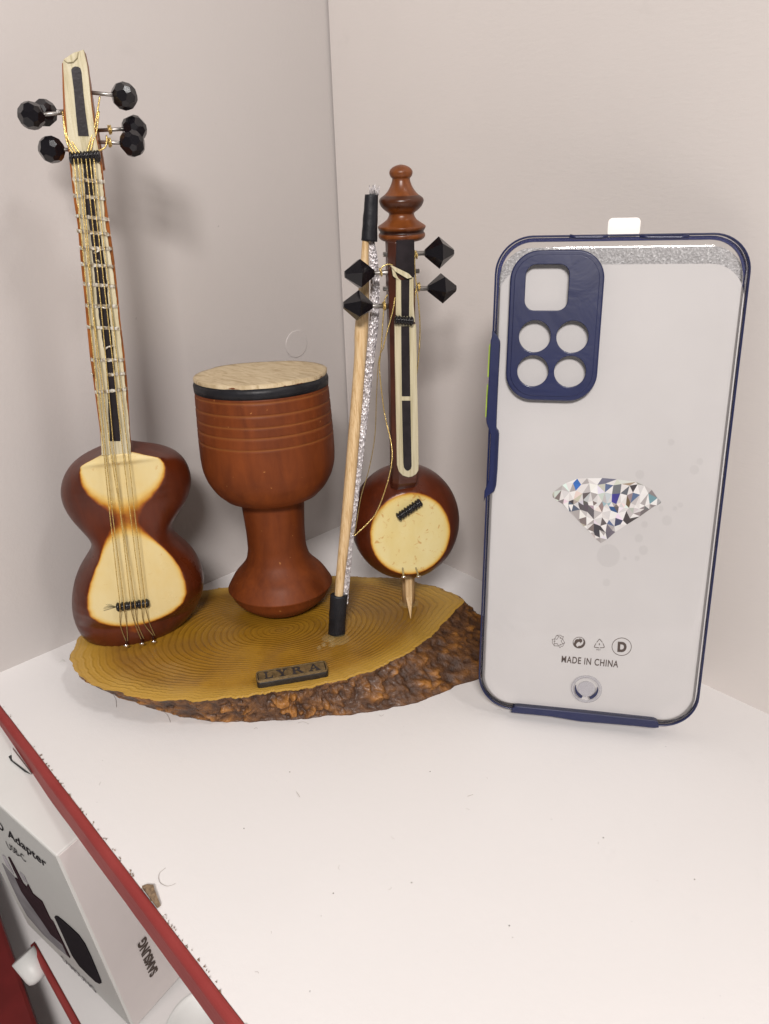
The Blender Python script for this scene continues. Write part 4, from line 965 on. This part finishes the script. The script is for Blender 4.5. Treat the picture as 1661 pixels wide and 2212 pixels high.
bg_ = [(265, 1480), (272, 1462), (285, 1453), (305, 1452), (660, 1487), (1035, 1527), (1055, 1535), (1062, 1550), (1062, 1566), (1040, 1568), (950, 1558), (800, 1545), (640, 1532), (480, 1505), (265, 1484)]
b = MB(); b.prism(CF, sp_(bg_, zCb), -.0050, .0014); b.build('bottom_guard', M['blue'], case, bevel=.0003)
# raised ridges in the top rim
for x0, x1 in ((535, 750), (930, 1210)):
    b = MB(); pts = [CF.px(*zCt(x, 203 + (8 if 0 < i < 6 else 0)), .0003) for i, x in enumerate([x0 + (x1 - x0) * q / 6 for q in range(7)])]
    b.tube(pts, .00055, 8); b.build('rim_ridge', M['blue'], case)
b = MB(); t0 = cpx(745, 190, -.002); t1 = cpx(938, 98, -.002); b.add(*curve_mesh(CF, [rrect(t0[0], t0[1] - .001, t1[0], t1[1], .0014)], -.0026, -.0021, .0002)); b.build('hang_tab', M['tab'], case)
# screw-like moulded disc near the bottom
uc, wc = CF.uw(*zCb(672, 1362), .001)
b = MB(); ring_ = lambda r: [(uc + r * math.cos(2 * math.pi * i / 40), wc + r * math.sin(2 * math.pi * i / 40)) for i in range(40)]
b.add(*curve_mesh(CF, [ring_(.0052), ring_(.0043)[::-1]], .0010, .0014, .00015)); b.add(*curve_mesh(CF, [ring_(.0030)], .0010, .0013, .0001)); bd = b.build('moulded_disc', M['clear_edge'], case)
for sg in (-1, 1):
    arc = [math.radians(-90 + sg * (22 + 85 * i / 12)) for i in range(13)]
    pl = [(uc + .0040 * math.cos(t), wc + .0040 * math.sin(t)) for t in arc] + [(uc + (.0040 - .0010 * math.sin(math.pi * (1 - i / 12) * .5 + .2)) * math.cos(t), wc + (.0040 - .0010 * math.sin(math.pi * (1 - i / 12) * .5 + .2)) * math.sin(t)) for i, t in list(enumerate(arc))[::-1]]
    b = MB(); b.prism(CF, pl, .0011, .00145); b.build('disc_slot', M['blue'], bd)
# ---- card inside
NC = -.0012
ct = CF.uw(*zCt(1000, 363), NC)[1]
card = thing('insert_card', CF.p(CWd / 2, .003, NC), 'white printed card with a diamond picture and MADE IN CHINA, inside the clear phone case', 'card')
b = MB(); b.add(*curve_mesh(CF, [rrect(.0013, .0020, CWd - .0009, ct, (.0105, .0105, .0105, .0105), 12)], NC - .0003, NC)); b.build('card_sheet', M['card'], card)
NL = NC + .00006
# diamond print: facets inside a measured outline
outl = [(180, 380), (200, 350), (300, 275), (345, 250), (480, 195), (600, 190), (780, 188), (960, 203), (1190, 235), (1290, 280), (1380, 330), (1450, 430), (1492, 470), (1490, 490), (1440, 520), (1380, 550), (1240, 650), (1080, 750), (940, 840), (840, 930), (765, 975), (700, 920), (640, 850), (560, 775), (480, 690), (380, 590), (300, 500), (240, 465), (185, 420)]
rnd = random.Random(11)
pts = [V(p) for p in outl]; edges = [(i, (i + 1) % len(outl)) for i in range(len(outl))]
girdle = lambda x: 445 + (x - 180) * .06
def inside(x, y):
    c = False; j = len(outl) - 1
    for i in range(len(outl)):
        xi, yi = outl[i]; xj, yj = outl[j]
        if (yi > y) != (yj > y) and x < (xj - xi) * (y - yi) / (yj - yi) + xi: c = not c
        j = i
    return c
cul = V((765, 965))
for i in range(23):
    gx = 205 + i * 1265 / 22; pts.append(V((gx, girdle(gx) + (12 if i % 2 else -12))))
for i in range(20):
    gx = 250 + i * 1160 / 19; pts.append(V((gx, girdle(gx) + 48 + rnd.uniform(-5, 5))))
for i in range(13): pts.append(V((300 + i * 1030 / 12 + rnd.uniform(-14, 14), 340 + 25 * (i % 2) + i * 3 + rnd.uniform(-10, 10))))
for i in range(9): pts.append(V((430 + i * 780 / 8, 248 + 18 * (i % 2) + i * 2)))
for t_, n_, w_ in ((.22, 12, 560), (.40, 10, 440), (.56, 8, 330), (.72, 6, 215), (.86, 4, 110)):
    cy = 490 + (965 - 490) * t_; cx_ = 850 + (765 - 850) * t_
    for i in range(n_): pts.append(V((cx_ - w_ + 2 * w_ * (i + .5) / n_ + rnd.uniform(-8, 8), cy + (14 if i % 2 else -14) + (i - n_ / 2) * 3)))
pts = [p for k_, p in enumerate(pts) if k_ < len(outl) or inside(p.x, p.y)]
res = geometry.delaunay_2d_cdt(pts, edges, [], 0, 1e-4)
vv, tris = res[0], res[2]
pal = [(.74, .71, .69), (.80, .78, .76), (.66, .64, .63), (.52, .49, .48), (.40, .37, .36), (.82, .80, .78), (.70, .67, .65), (.20, .16, .15), (.055, .045, .05), (.12, .10, .10), (.28, .24, .24), (.10, .14, .26), (.45, .33, .20), (.34, .44, .50)]
wts = [14, 16, 12, 8, 6, 18, 12, 4, 3, 3, 3, 2, 1, 1]
special = [((470, 255), 38, (.035, .15, .50)), ((915, 430), 42, (.05, .04, .28)), ((830, 490), 45, (.32, .46, .50)), ((900, 580), 34, (.03, .09, .24)), ((600, 470), 18, (.30, .20, .04)), ((405, 385), 30, (.07, .04, .03)), ((760, 425), 22, (.08, .08, .08)), ((980, 330), 52, (.16, .17, .18)), ((1050, 380), 42, (.12, .13, .15)), ((730, 830), 60, (.05, .045, .055)), ((880, 840), 50, (.16, .14, .17)),
           ((550, 540), 60, (.10, .09, .10)), ((420, 530), 48, (.09, .11, .16)), ((650, 590), 42, (.12, .11, .12)), ((1100, 695), 60, (.06, .05, .05)), ((960, 715), 50, (.06, .07, .12)), ((1300, 590), 50, (.16, .14, .14)), ((1460, 460), 28, (.08, .05, .12)), ((760, 520), 40, (.30, .22, .21)), ((830, 215), 70, (.16, .16, .22)), ((640, 250), 40, (.36, .28, .27)), ((1080, 275), 40, (.34, .25, .20)), ((1100, 495), 40, (.14, .09, .05)), ((1360, 440), 25, (.16, .30, .34)), ((800, 400), 60, (.55, .60, .62))]
me = bpy.data.meshes.new('diamond_print'); off = WL[card.name]; VV = []; FF = []; TT = []
for t in tris:
    c = sum((vv[i] for i in t), V((0, 0))) / 3
    if not inside(c.x, c.y): continue
    col_ = rnd.choices(pal, wts)[0]
    dmin = min((V((c.x, c.y)) - (V(outl[i]) + (V(outl[(i + 1) % len(outl)]) - V(outl[i])) * q / 3)).length for i in range(len(outl)) for q in range(3))
    if dmin < 26 and rnd.random() < .8: col_ = rnd.choice([(.34, .31, .30), (.42, .39, .38), (.24, .21, .21), (.46, .43, .42)])
    for (sx, sy), sr, sc_ in special:
        if math.hypot(c.x - sx, (c.y - sy)) < sr and rnd.random() < .85: col_ = sc_
    k0 = len(VV)
    if rnd.random() < .25: col_ = tuple(min(1, x * rnd.uniform(.85, 1.1)) for x in col_)
    for i in t: VV.append(CF.px(*zDia(vv[i].x, vv[i].y), NL + .00002) - off)
    FF.append((k0, k0 + 1, k0 + 2)); TT.append(col_)
me.from_pydata([tuple(v) for v in VV], [], FF); ca = me.color_attributes.new('tone', 'FLOAT_COLOR', 'CORNER')
for i, c in enumerate(TT):
    for q in range(3): ca.data[i * 3 + q].color = (*c, 1)
me.materials.append(M['facets']); dp = bpy.data.objects.new('diamond_print', me); COL.objects.link(dp); dp.parent = card
# writing and marks
sx = lambda x, y: CF.px(*zSym(x, y), NL)
o_ = sx(402, 550); b = MB(); b.add(*text_mesh('MADE IN CHINA', o_, sx(1030, 608) - o_, sx(408, 478) - o_, CF.n, .018, spacing=1.12), smooth=False); b.build('printed_words', M['ink'], card)
b = MB(); o_ = sx(1022, 428); b.add(*text_mesh('D', o_, sx(1122, 434) - o_, sx(1028, 328) - o_, CF.n, .06), smooth=False)
def fl_poly(b, pts, dn=0.0): b.prism(CF, [CF.uw(*zSym(*p), NL) for p in pts], NL - .00003, NL + .00003 + dn)
def stroke(b, pts, w, closed=False):
    P = [V(p) for p in pts]
    if closed: P = P + [P[0]]
    for i in range(len(P) - 1):
        d = (P[i + 1] - P[i]); n = V((-d.y, d.x)).normalized() * w / 2; e = d.normalized() * w * .35
        fl_poly(b, [P[i] - e + n, P[i + 1] + e + n, P[i + 1] + e - n, P[i] - e - n], .000002 * (i % 5))
cir = lambda cx, cy, rx, ry, n=40, a0=0, a1=360: [(cx + rx * math.cos(math.radians(a0 + (a1 - a0) * i / n)), cy + ry * math.sin(math.radians(a0 + (a1 - a0) * i / n))) for i in range(n if a1 - a0 == 360 else n + 1)]
stroke(b, cir(1070, 380, 107, 97), 6, True); b.build('letter_mark', M['ink'], card)
b = MB()   # outlined three-arrow mark
for rot_ in (0, 120, 240):
    def R_(p, rot_=rot_):
        a_ = math.radians(rot_); x, y = p[0] * math.cos(a_) - p[1] * math.sin(a_), p[0] * math.sin(a_) + p[1] * math.cos(a_); return (371 + x, 320 + y)
    stroke(b, [R_(p) for p in ((-44, -28), (-20, -66), (22, -68), (42, -50), (56, -52), (44, -28), (16, -34), (26, -42), (12, -48), (2, -54), (-18, -22))], 4, True)
    stroke(b, [R_((-20, -66)), R_((2, -54))], 4)
b.build('recycling_mark', M['ink'], card)
b = MB()   # circle with the two curved arrows
stroke(b, cir(598, 335, 67, 61), 5, True)
fl_poly(b, [(535, 330), (540, 360), (560, 385), (585, 394), (620, 394), (650, 372), (664, 345), (660, 312), (640, 295), (648, 325), (640, 350), (618, 368), (590, 372), (585, 385), (570, 370), (555, 350), (545, 338)])
fl_poly(b, [(545, 350), (548, 322), (562, 300), (585, 295), (603, 298), (602, 284), (632, 300), (634, 322), (612, 342), (610, 328), (590, 326), (572, 342), (560, 368)], .00002)
b.build('dot_mark', M['ink'], card)
b = MB()
for pts_ in (((795, 330), (822, 297), (828, 297), (855, 330)), ((864, 345), (878, 382), (872, 390), (832, 392)), ((818, 392), (770, 386), (766, 378), (785, 345))): stroke(b, pts_, 7)
o_ = sx(818, 362); b.add(*text_mesh('1', o_, sx(828, 363) - o_, sx(818, 340) - o_, CF.n, .01), smooth=False)
o_ = sx(790, 420); b.add(*text_mesh('PET', o_, sx(838, 424) - o_, sx(791, 402) - o_, CF.n, .0), smooth=False)
b.build('triangle_mark', M['ink'], card)
# damp spots behind the film
b = MB()
for i, (x, y, r) in enumerate(((790, 640, 62), (1107, 450, 27), (945, 655, 14), (980, 610, 25), (955, 545, 22), (880, 655, 10), (1180, 365, 14), (1255, 175, 25), (1150, 385, 12), (960, 200, 24), (985, 470, 18), (780, 785, 20), (1075, 385, 14), (1285, 130, 18), (1130, 25, 18))):
    b.prism(CF, [CF.uw(*zCb(x + r * math.cos(t), y + r * math.sin(t)), NL) for t in [2 * math.pi * q / 24 for q in range(24)]], NL + .0001, NL + .00016 + .00001 * i)
b.build('damp_spots', M['damp'], card)

# ================================================================== BELOW THE SHELF
def solve_box(K, d1, d2, d3, depth):
    r = ray(*K); k0 = CP + r * depth
    def tg(d):
        q = CP + ray(K[0] + d[0], K[1] + d[1]) * depth - k0; q = q - r * q.dot(r); return q.normalized()
    t1, t2, t3 = tg(d1), tg(d2), tg(d3); c12, c13, c23 = t1.dot(t2), t1.dot(t3), t2.dot(t3)
    m1 = math.sqrt(max(1e-4, -c12 * c13 / c23)); m2 = math.sqrt(max(1e-4, -c12 * c23 / c13)); m3 = math.sqrt(max(1e-4, -c13 * c23 / c12))
    e1 = (t1 + r * m1).normalized(); e2 = (t2 + r * m2).normalized(); e3 = (t3 + r * m3).normalized()
    return k0, e1, e2, e3
K = zBx(624, 345); z_ = lambda x, y: zBx(x, y)
q1 = zBx(240, 0); q2 = zBx(860, 138); q3_ = zBox(610, 1700)
k0, e1, e2, e3 = solve_box(K, (q1[0] - K[0], q1[1] - K[1]), (q2[0] - K[0], q2[1] - K[1]), (q3_[0] - K[0], q3_[1] - K[1]), .29)
e3 = e1.cross(e2).normalized() * (1 if e1.cross(e2).dot(e3) > 0 else -1); e2 = e3.cross(e1).normalized() * (1 if e3.cross(e1).dot(e2) > 0 else -1)
BX = Frame(k0, u=-e1, w=-e3)                   # printed front: u right, w up
if BX.n.dot(e2) > 0: BX.n = -BX.n
def seg_t(target, org, d):                      # length along an edge that lands nearest a photo point
    best = (9e9, 0)
    for i in range(1, 400):
        p = org + d * i * .001; q = p - CP; zz = q.dot(CZ)
        if zz <= 0: continue
        s = (PX + FPX * q.dot(CX) / zz, PY + FPX * q.dot(CY) / zz); e = math.hypot(s[0] - target[0], s[1] - target[1])
        if e < best[0]: best = (e, i * .001)
    return best[1]
bh = max(.06, seg_t(zBox(790, 2125), k0, e3)) + .0035; bd_ = .055; bw = .075
abox = thing('adapter_box', k0 + e3 * bh, 'white charger box with black plug picture, standing below the red shelf edge', 'box')
def quadbox(b, o, a, c, d, la, lc, ld):
    vs = [o + a * (la * i) + c * (lc * j) + d * (ld * k) for k in (0, 1) for j in (0, 1) for i in (0, 1)]
    b.add(vs, [(0, 2, 3, 1), (4, 5, 7, 6), (0, 1, 5, 4), (2, 6, 7, 3), (0, 4, 6, 2), (1, 3, 7, 5)], False); return b
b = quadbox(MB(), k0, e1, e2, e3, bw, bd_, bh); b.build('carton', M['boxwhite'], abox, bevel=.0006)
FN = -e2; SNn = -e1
b = quadbox(MB(), k0 + e1 * .0008 + e3 * .0008 - e2 * .0002, e1, e2, e3, bw - .0016, .0004, bh - .0016); b.build('front_panel', M['boxshade'], abox)
b = quadbox(MB(), k0 - e1 * .0002 + e3 * .0008 + e2 * .0008, e1, e2, e3, .0004, bd_ - .0016, bh - .0016); b.build('side_panel', M['boxpink'], abox)
fo = k0 + FN * .00035; fp = lambda x, y, z=zBx: hit(*z(x, y), fo, FN)
def fpoly(b, pts, lift, z=zBx):
    P = [hit(*z(*p), k0 + FN * (.0003 + lift), FN) for p in pts]
    fr = Frame(k0 + FN * .0003, u=-e1, w=-e3); sgn = 1 if fr.n.dot(FN) > 0 else -1
    b.prism(fr, [((p - fr.o).dot(fr.u), (p - fr.o).dot(fr.w)) for p in P], 0, sgn * lift)
def words(par, s, a, c, d, z, o3, nn, mat, bold, nm):
    A, B, C_ = hit(*z(*a), o3, nn), hit(*z(*c), o3, nn), hit(*z(*d), o3, nn)
    b = MB(); b.add(*text_mesh(s, A, B - A, C_ - A, nn, bold), smooth=False); b.build(nm, mat, par)
words(abox, 'Adapter', (92, 128), (522, 480), (66, 36), zBx, fo, FN, M['print_black'], .012, 'front_words')
words(abox, 'PD', (-75, -20), (48, 86), (-100, -110), zBx, fo, FN, M['print_black'], .012, 'front_words')
words(abox, 'USB-C', (92, 258), (292, 418), (60, 176), zBx, fo, FN, M['print_black'], 0, 'front_words')
words(abox, 'SAMSUNG', (700, 1505), (1075, 1872), (668, 1443), zBx, fo, FN, M['print_grey'], .02, 'maker_words')
b = MB(); fpoly(b, [(602, 1022), (612, 1014), (640, 1022), (700, 1070), (780, 1140), (870, 1225), (940, 1325), (1000, 1450), (1060, 1590), (1118, 1735), (1122, 1760), (1105, 1768), (1060, 1745), (980, 1670), (880, 1570), (800, 1455), (770, 1390)], .0003); b.build('plug_picture', M['print_black'], abox)
b = MB(); fpoly(b, [(165, 590), (205, 618), (250, 650), (292, 698), (303, 660), (360, 770), (462, 855), (555, 1050), (585, 1080), (775, 1480), (740, 1440), (690, 1330), (560, 1215), (450, 1050), (330, 880), (235, 740)], .00035); fpoly(b, [(88, 358), (105, 372), (150, 455), (248, 645), (205, 610), (150, 500)], .00033); b.build('plug_picture', M['print_dark'], abox)
b = MB(); fpoly(b, [(20, 425), (75, 490), (160, 585), (250, 740), (330, 880), (450, 1050), (560, 1215), (690, 1340), (775, 1480), (640, 1370), (480, 1220), (300, 1010), (200, 830), (95, 605)], .0002); b.build('plug_picture', M['print_grey'], abox)
b = MB(); fpoly(b, [(20, 332), (45, 350), (90, 430), (150, 550), (70, 450)], .00025); fpoly(b, [(213, 522), (265, 575), (303, 655), (262, 618)], .00027); b.build('plug_picture', M['print_light'], abox)
so = k0 - e1 * .00035
words(abox, 'SAMSUNG', (548, 668), (428, 345), (480, 742), zEd, so, -e1, M['ink'], .05, 'maker_words')
zh = k0 - e3 * .0002
b = MB(); P = [hit(*zBox(*p), zh, -e3) for p in ((52, 495), (68, 484), (78, 520), (192, 605), (150, 588), (66, 520))]; c0 = sum(P, V()) / len(P)
b.add([p - e3 * .0002 for p in P] + [c0 - e3 * .0002], [(i, (i + 1) % 6, 6) for i in range(6)], False); b.build('lid_slot', M['boxgap'], abox)
b = MB(); P = [hit(*zBox(*p), zh, -e3) for p in ((74, 450), (192, 605), (78, 520))]
b.add([p - e3 * .0012 for p in P] + [p - e3 * .0003 for p in P], [(0, 1, 2), (3, 5, 4), (0, 3, 4, 1), (1, 4, 5, 2), (2, 5, 3, 0)], False); b.build('lid_flap', M['boxwhite'], abox)
# lower ledge the box stands on, parallel to the shelf
lz = (k0 + e3 * bh).z - .0005
l0 = onz(*zBx(392, 1300), lz); l1 = onz(*zBx(900, 2212), lz); ld = (l1 - l0).normalized(); lp = V((-ld.y, ld.x, 0)); lp = lp if lp.y > 0 else -lp
LF = Frame(l0, u=ld, w=lp)
b = MB(); vs = [l0 + ld * a_ + lp * c_ + V((0, 0, d_)) for d_ in (-.004, 0) for a_, c_ in ((0, 0), (.30, 0), (.30, .25), (0, .25))]
b.add(vs, [(3, 2, 1, 0), (4, 5, 6, 7), (0, 1, 5, 4), (1, 2, 6, 5), (2, 3, 7, 6), (3, 0, 4, 7)], False); led = struct(b.build('lower_shelf', M['shelf']))
b = MB(); rows = []
for i in range(40):
    o_ = l0 + ld * (.30 * i / 39) ; rows.append([o_ + V((0, 0, .0006)) - lp * .0002, o_ - lp * .0022 + V((0, 0, .0000)), o_ - lp * .0026 + V((0, 0, -.003)), o_ - lp * .0022 + V((0, 0, -.0065)), o_ - lp * .0002 + V((0, 0, -.007))])
b.grid(rows, True, True, True, True); b.build('edge_trim', M['red'], led)
# white plastic shelf peg in front of the ledge, back panel and red board farther down
pz = lz - .006
c0 = onz(*zBx(375, 1600), pz); c1 = onz(*zBx(300, 1520), pz)
pa = hit(*zBx(285, 1490), c0, CZ); pb = hit(*zBx(440, 1680), c0, CZ)
ax = (pa - pb)
b = MB(); b.lathe([(.0001, -.001), (.0038, -.001), (.0052, .0003), (.0055, .0020), (.0055, (pa - pb).length + .002), (.0001, (pa - pb).length + .002)], pb, ax, CZ.cross(ax), 32)
tag(b.build('shelf_peg', M['white_plastic'], loc=pb), 'short white plastic peg beside the lower ledge, at the bottom left', 'shelf peg')
lowz = lz - .035
b = MB(); vs = [V((x, y, z)) for z in (lowz - .01, lowz) for x, y in ((-.5, -1.0), (.9, -1.0), (.9, -.001), (-.5, -.001))]
b.add(vs, [(3, 2, 1, 0), (4, 5, 6, 7), (0, 1, 5, 4), (1, 2, 6, 5), (2, 3, 7, 6), (3, 0, 4, 7)], False); struct(b.build('cabinet_bottom', M['shelf']))
r0 = onz(*zBx(0, 1000), lowz + .02); r1 = onz(*zBx(425, 2212), lowz + .02); rd = (r1 - r0).normalized(); rp = V((rd.y, -rd.x, 0)); rp = rp if (rp.x * ray(-50, 2150).x + rp.y * ray(-50, 2150).y) > 0 else -rp
lv = onz(*zBx(-300, 2000), lowz + .02) - r0; rp = rp if lv.dot(rp) > 0 else -rp
b = MB(); o_ = r0 - rd * .3; vs = [o_ + rd * a_ + rp * c_ + V((0, 0, d_)) for d_ in (-.02, 0) for a_, c_ in ((0, 0), (.6, 0), (.6, .016), (0, .016))]
b.add(vs, [(3, 2, 1, 0), (4, 5, 6, 7), (0, 1, 5, 4), (1, 2, 6, 5), (2, 3, 7, 6), (3, 0, 4, 7)], False)
struct(b.build('red_panel', M['red_dark'], bevel=.002))
# round white tub poking out under the edge
tz = -.060
tc = onz(*zEd(1000, 1190), tz)
rad = (onz(*zEd(620, 1190), tz) - tc).length
b = MB(); b.lathe([(rad * .95, -.05), (rad, -.002), (rad, -.0004), (rad * .98, 0), (rad * .90, 0), (rad * .885, -.0012), (.0001, -.0012)], tc, V((0, 0, 1)), V((1, 0, 0)), 72)
tub = tag(b.build('round_tub', M['white_plastic'], loc=tc), 'round white tub seen under the red shelf edge at the bottom of the picture', 'tub')
# hairs and dust on the shelf
def hair(x, y, L, bend, nm='hair'):
    p = onz(x, y, .0003); a_ = random.uniform(0, 6.28); return p, a_
b = MB()
for (pts) in ([zLogL(368, 597), zLogL(392, 640), zLogL(398, 700)], [zBox(1535, 325), zBox(1545, 318), zBox(1555, 322)], [zBox(1000, 1165), zBox(962, 1200), zBox(965, 1250), zBox(1010, 1275), zBox(1060, 1260)],
              [zLogR(815, 1190), zLogR(830, 1200), zLogR(850, 1190)], [zLogR(180, 1255), zLogR(220, 1245), zLogR(265, 1262)], [(350, 1535), (362, 1545), (368, 1560)], [(640, 1710), (648, 1722)], [(1010, 1720), (1022, 1716)]):
    b.tube(spline_pts([onz(*p, .0003) for p in pts], 6), .00007, 4)
for _ in range(45):
    x = random.uniform(.03, .45); y = random.uniform(-.19, -.02)
    if (V((x, y, 0)) - LC).length < .085: continue
    a_ = random.uniform(0, 6.28); L = random.uniform(.0006, .0022); p = V((x, y, .00012)); q = p + V((math.cos(a_), math.sin(a_), 0)) * L
    b.tube([p, (p + q) / 2 + V((math.sin(a_), -math.cos(a_), 0)) * L * .2, q], .000035, 3)
o = b.build('hairs', M['hair']); o['kind'] = 'stuff'; tag(o, 'fine dark hairs lying scattered on the white shelf', 'hairs')
b = MB()
dpts = [onz(x, y, 0) for x, y in ((929, 1667), (889, 1907), (1303, 1810), (626, 1668), (527, 1790), (720, 1930), (1500, 1900), (1100, 2000))] + [V((random.uniform(.02, .45), random.uniform(-.195, -.01), 0)) for _ in range(40)]
for i, p in enumerate(dpts):
    r = .00020 if i < 8 else random.uniform(.00005, .00012)
    b.lathe([(r, 0), (r * .7, r * .5), (r * .05, r * .7)], p + V((0, 0, .0001)), V((0, 0, 1)), V((1, 0, 0)), 7, False, True)
o = b.build('dust_specks', M['dust']); o['kind'] = 'stuff'; tag(o, 'small dark specks of dust on the white shelf', 'dust')
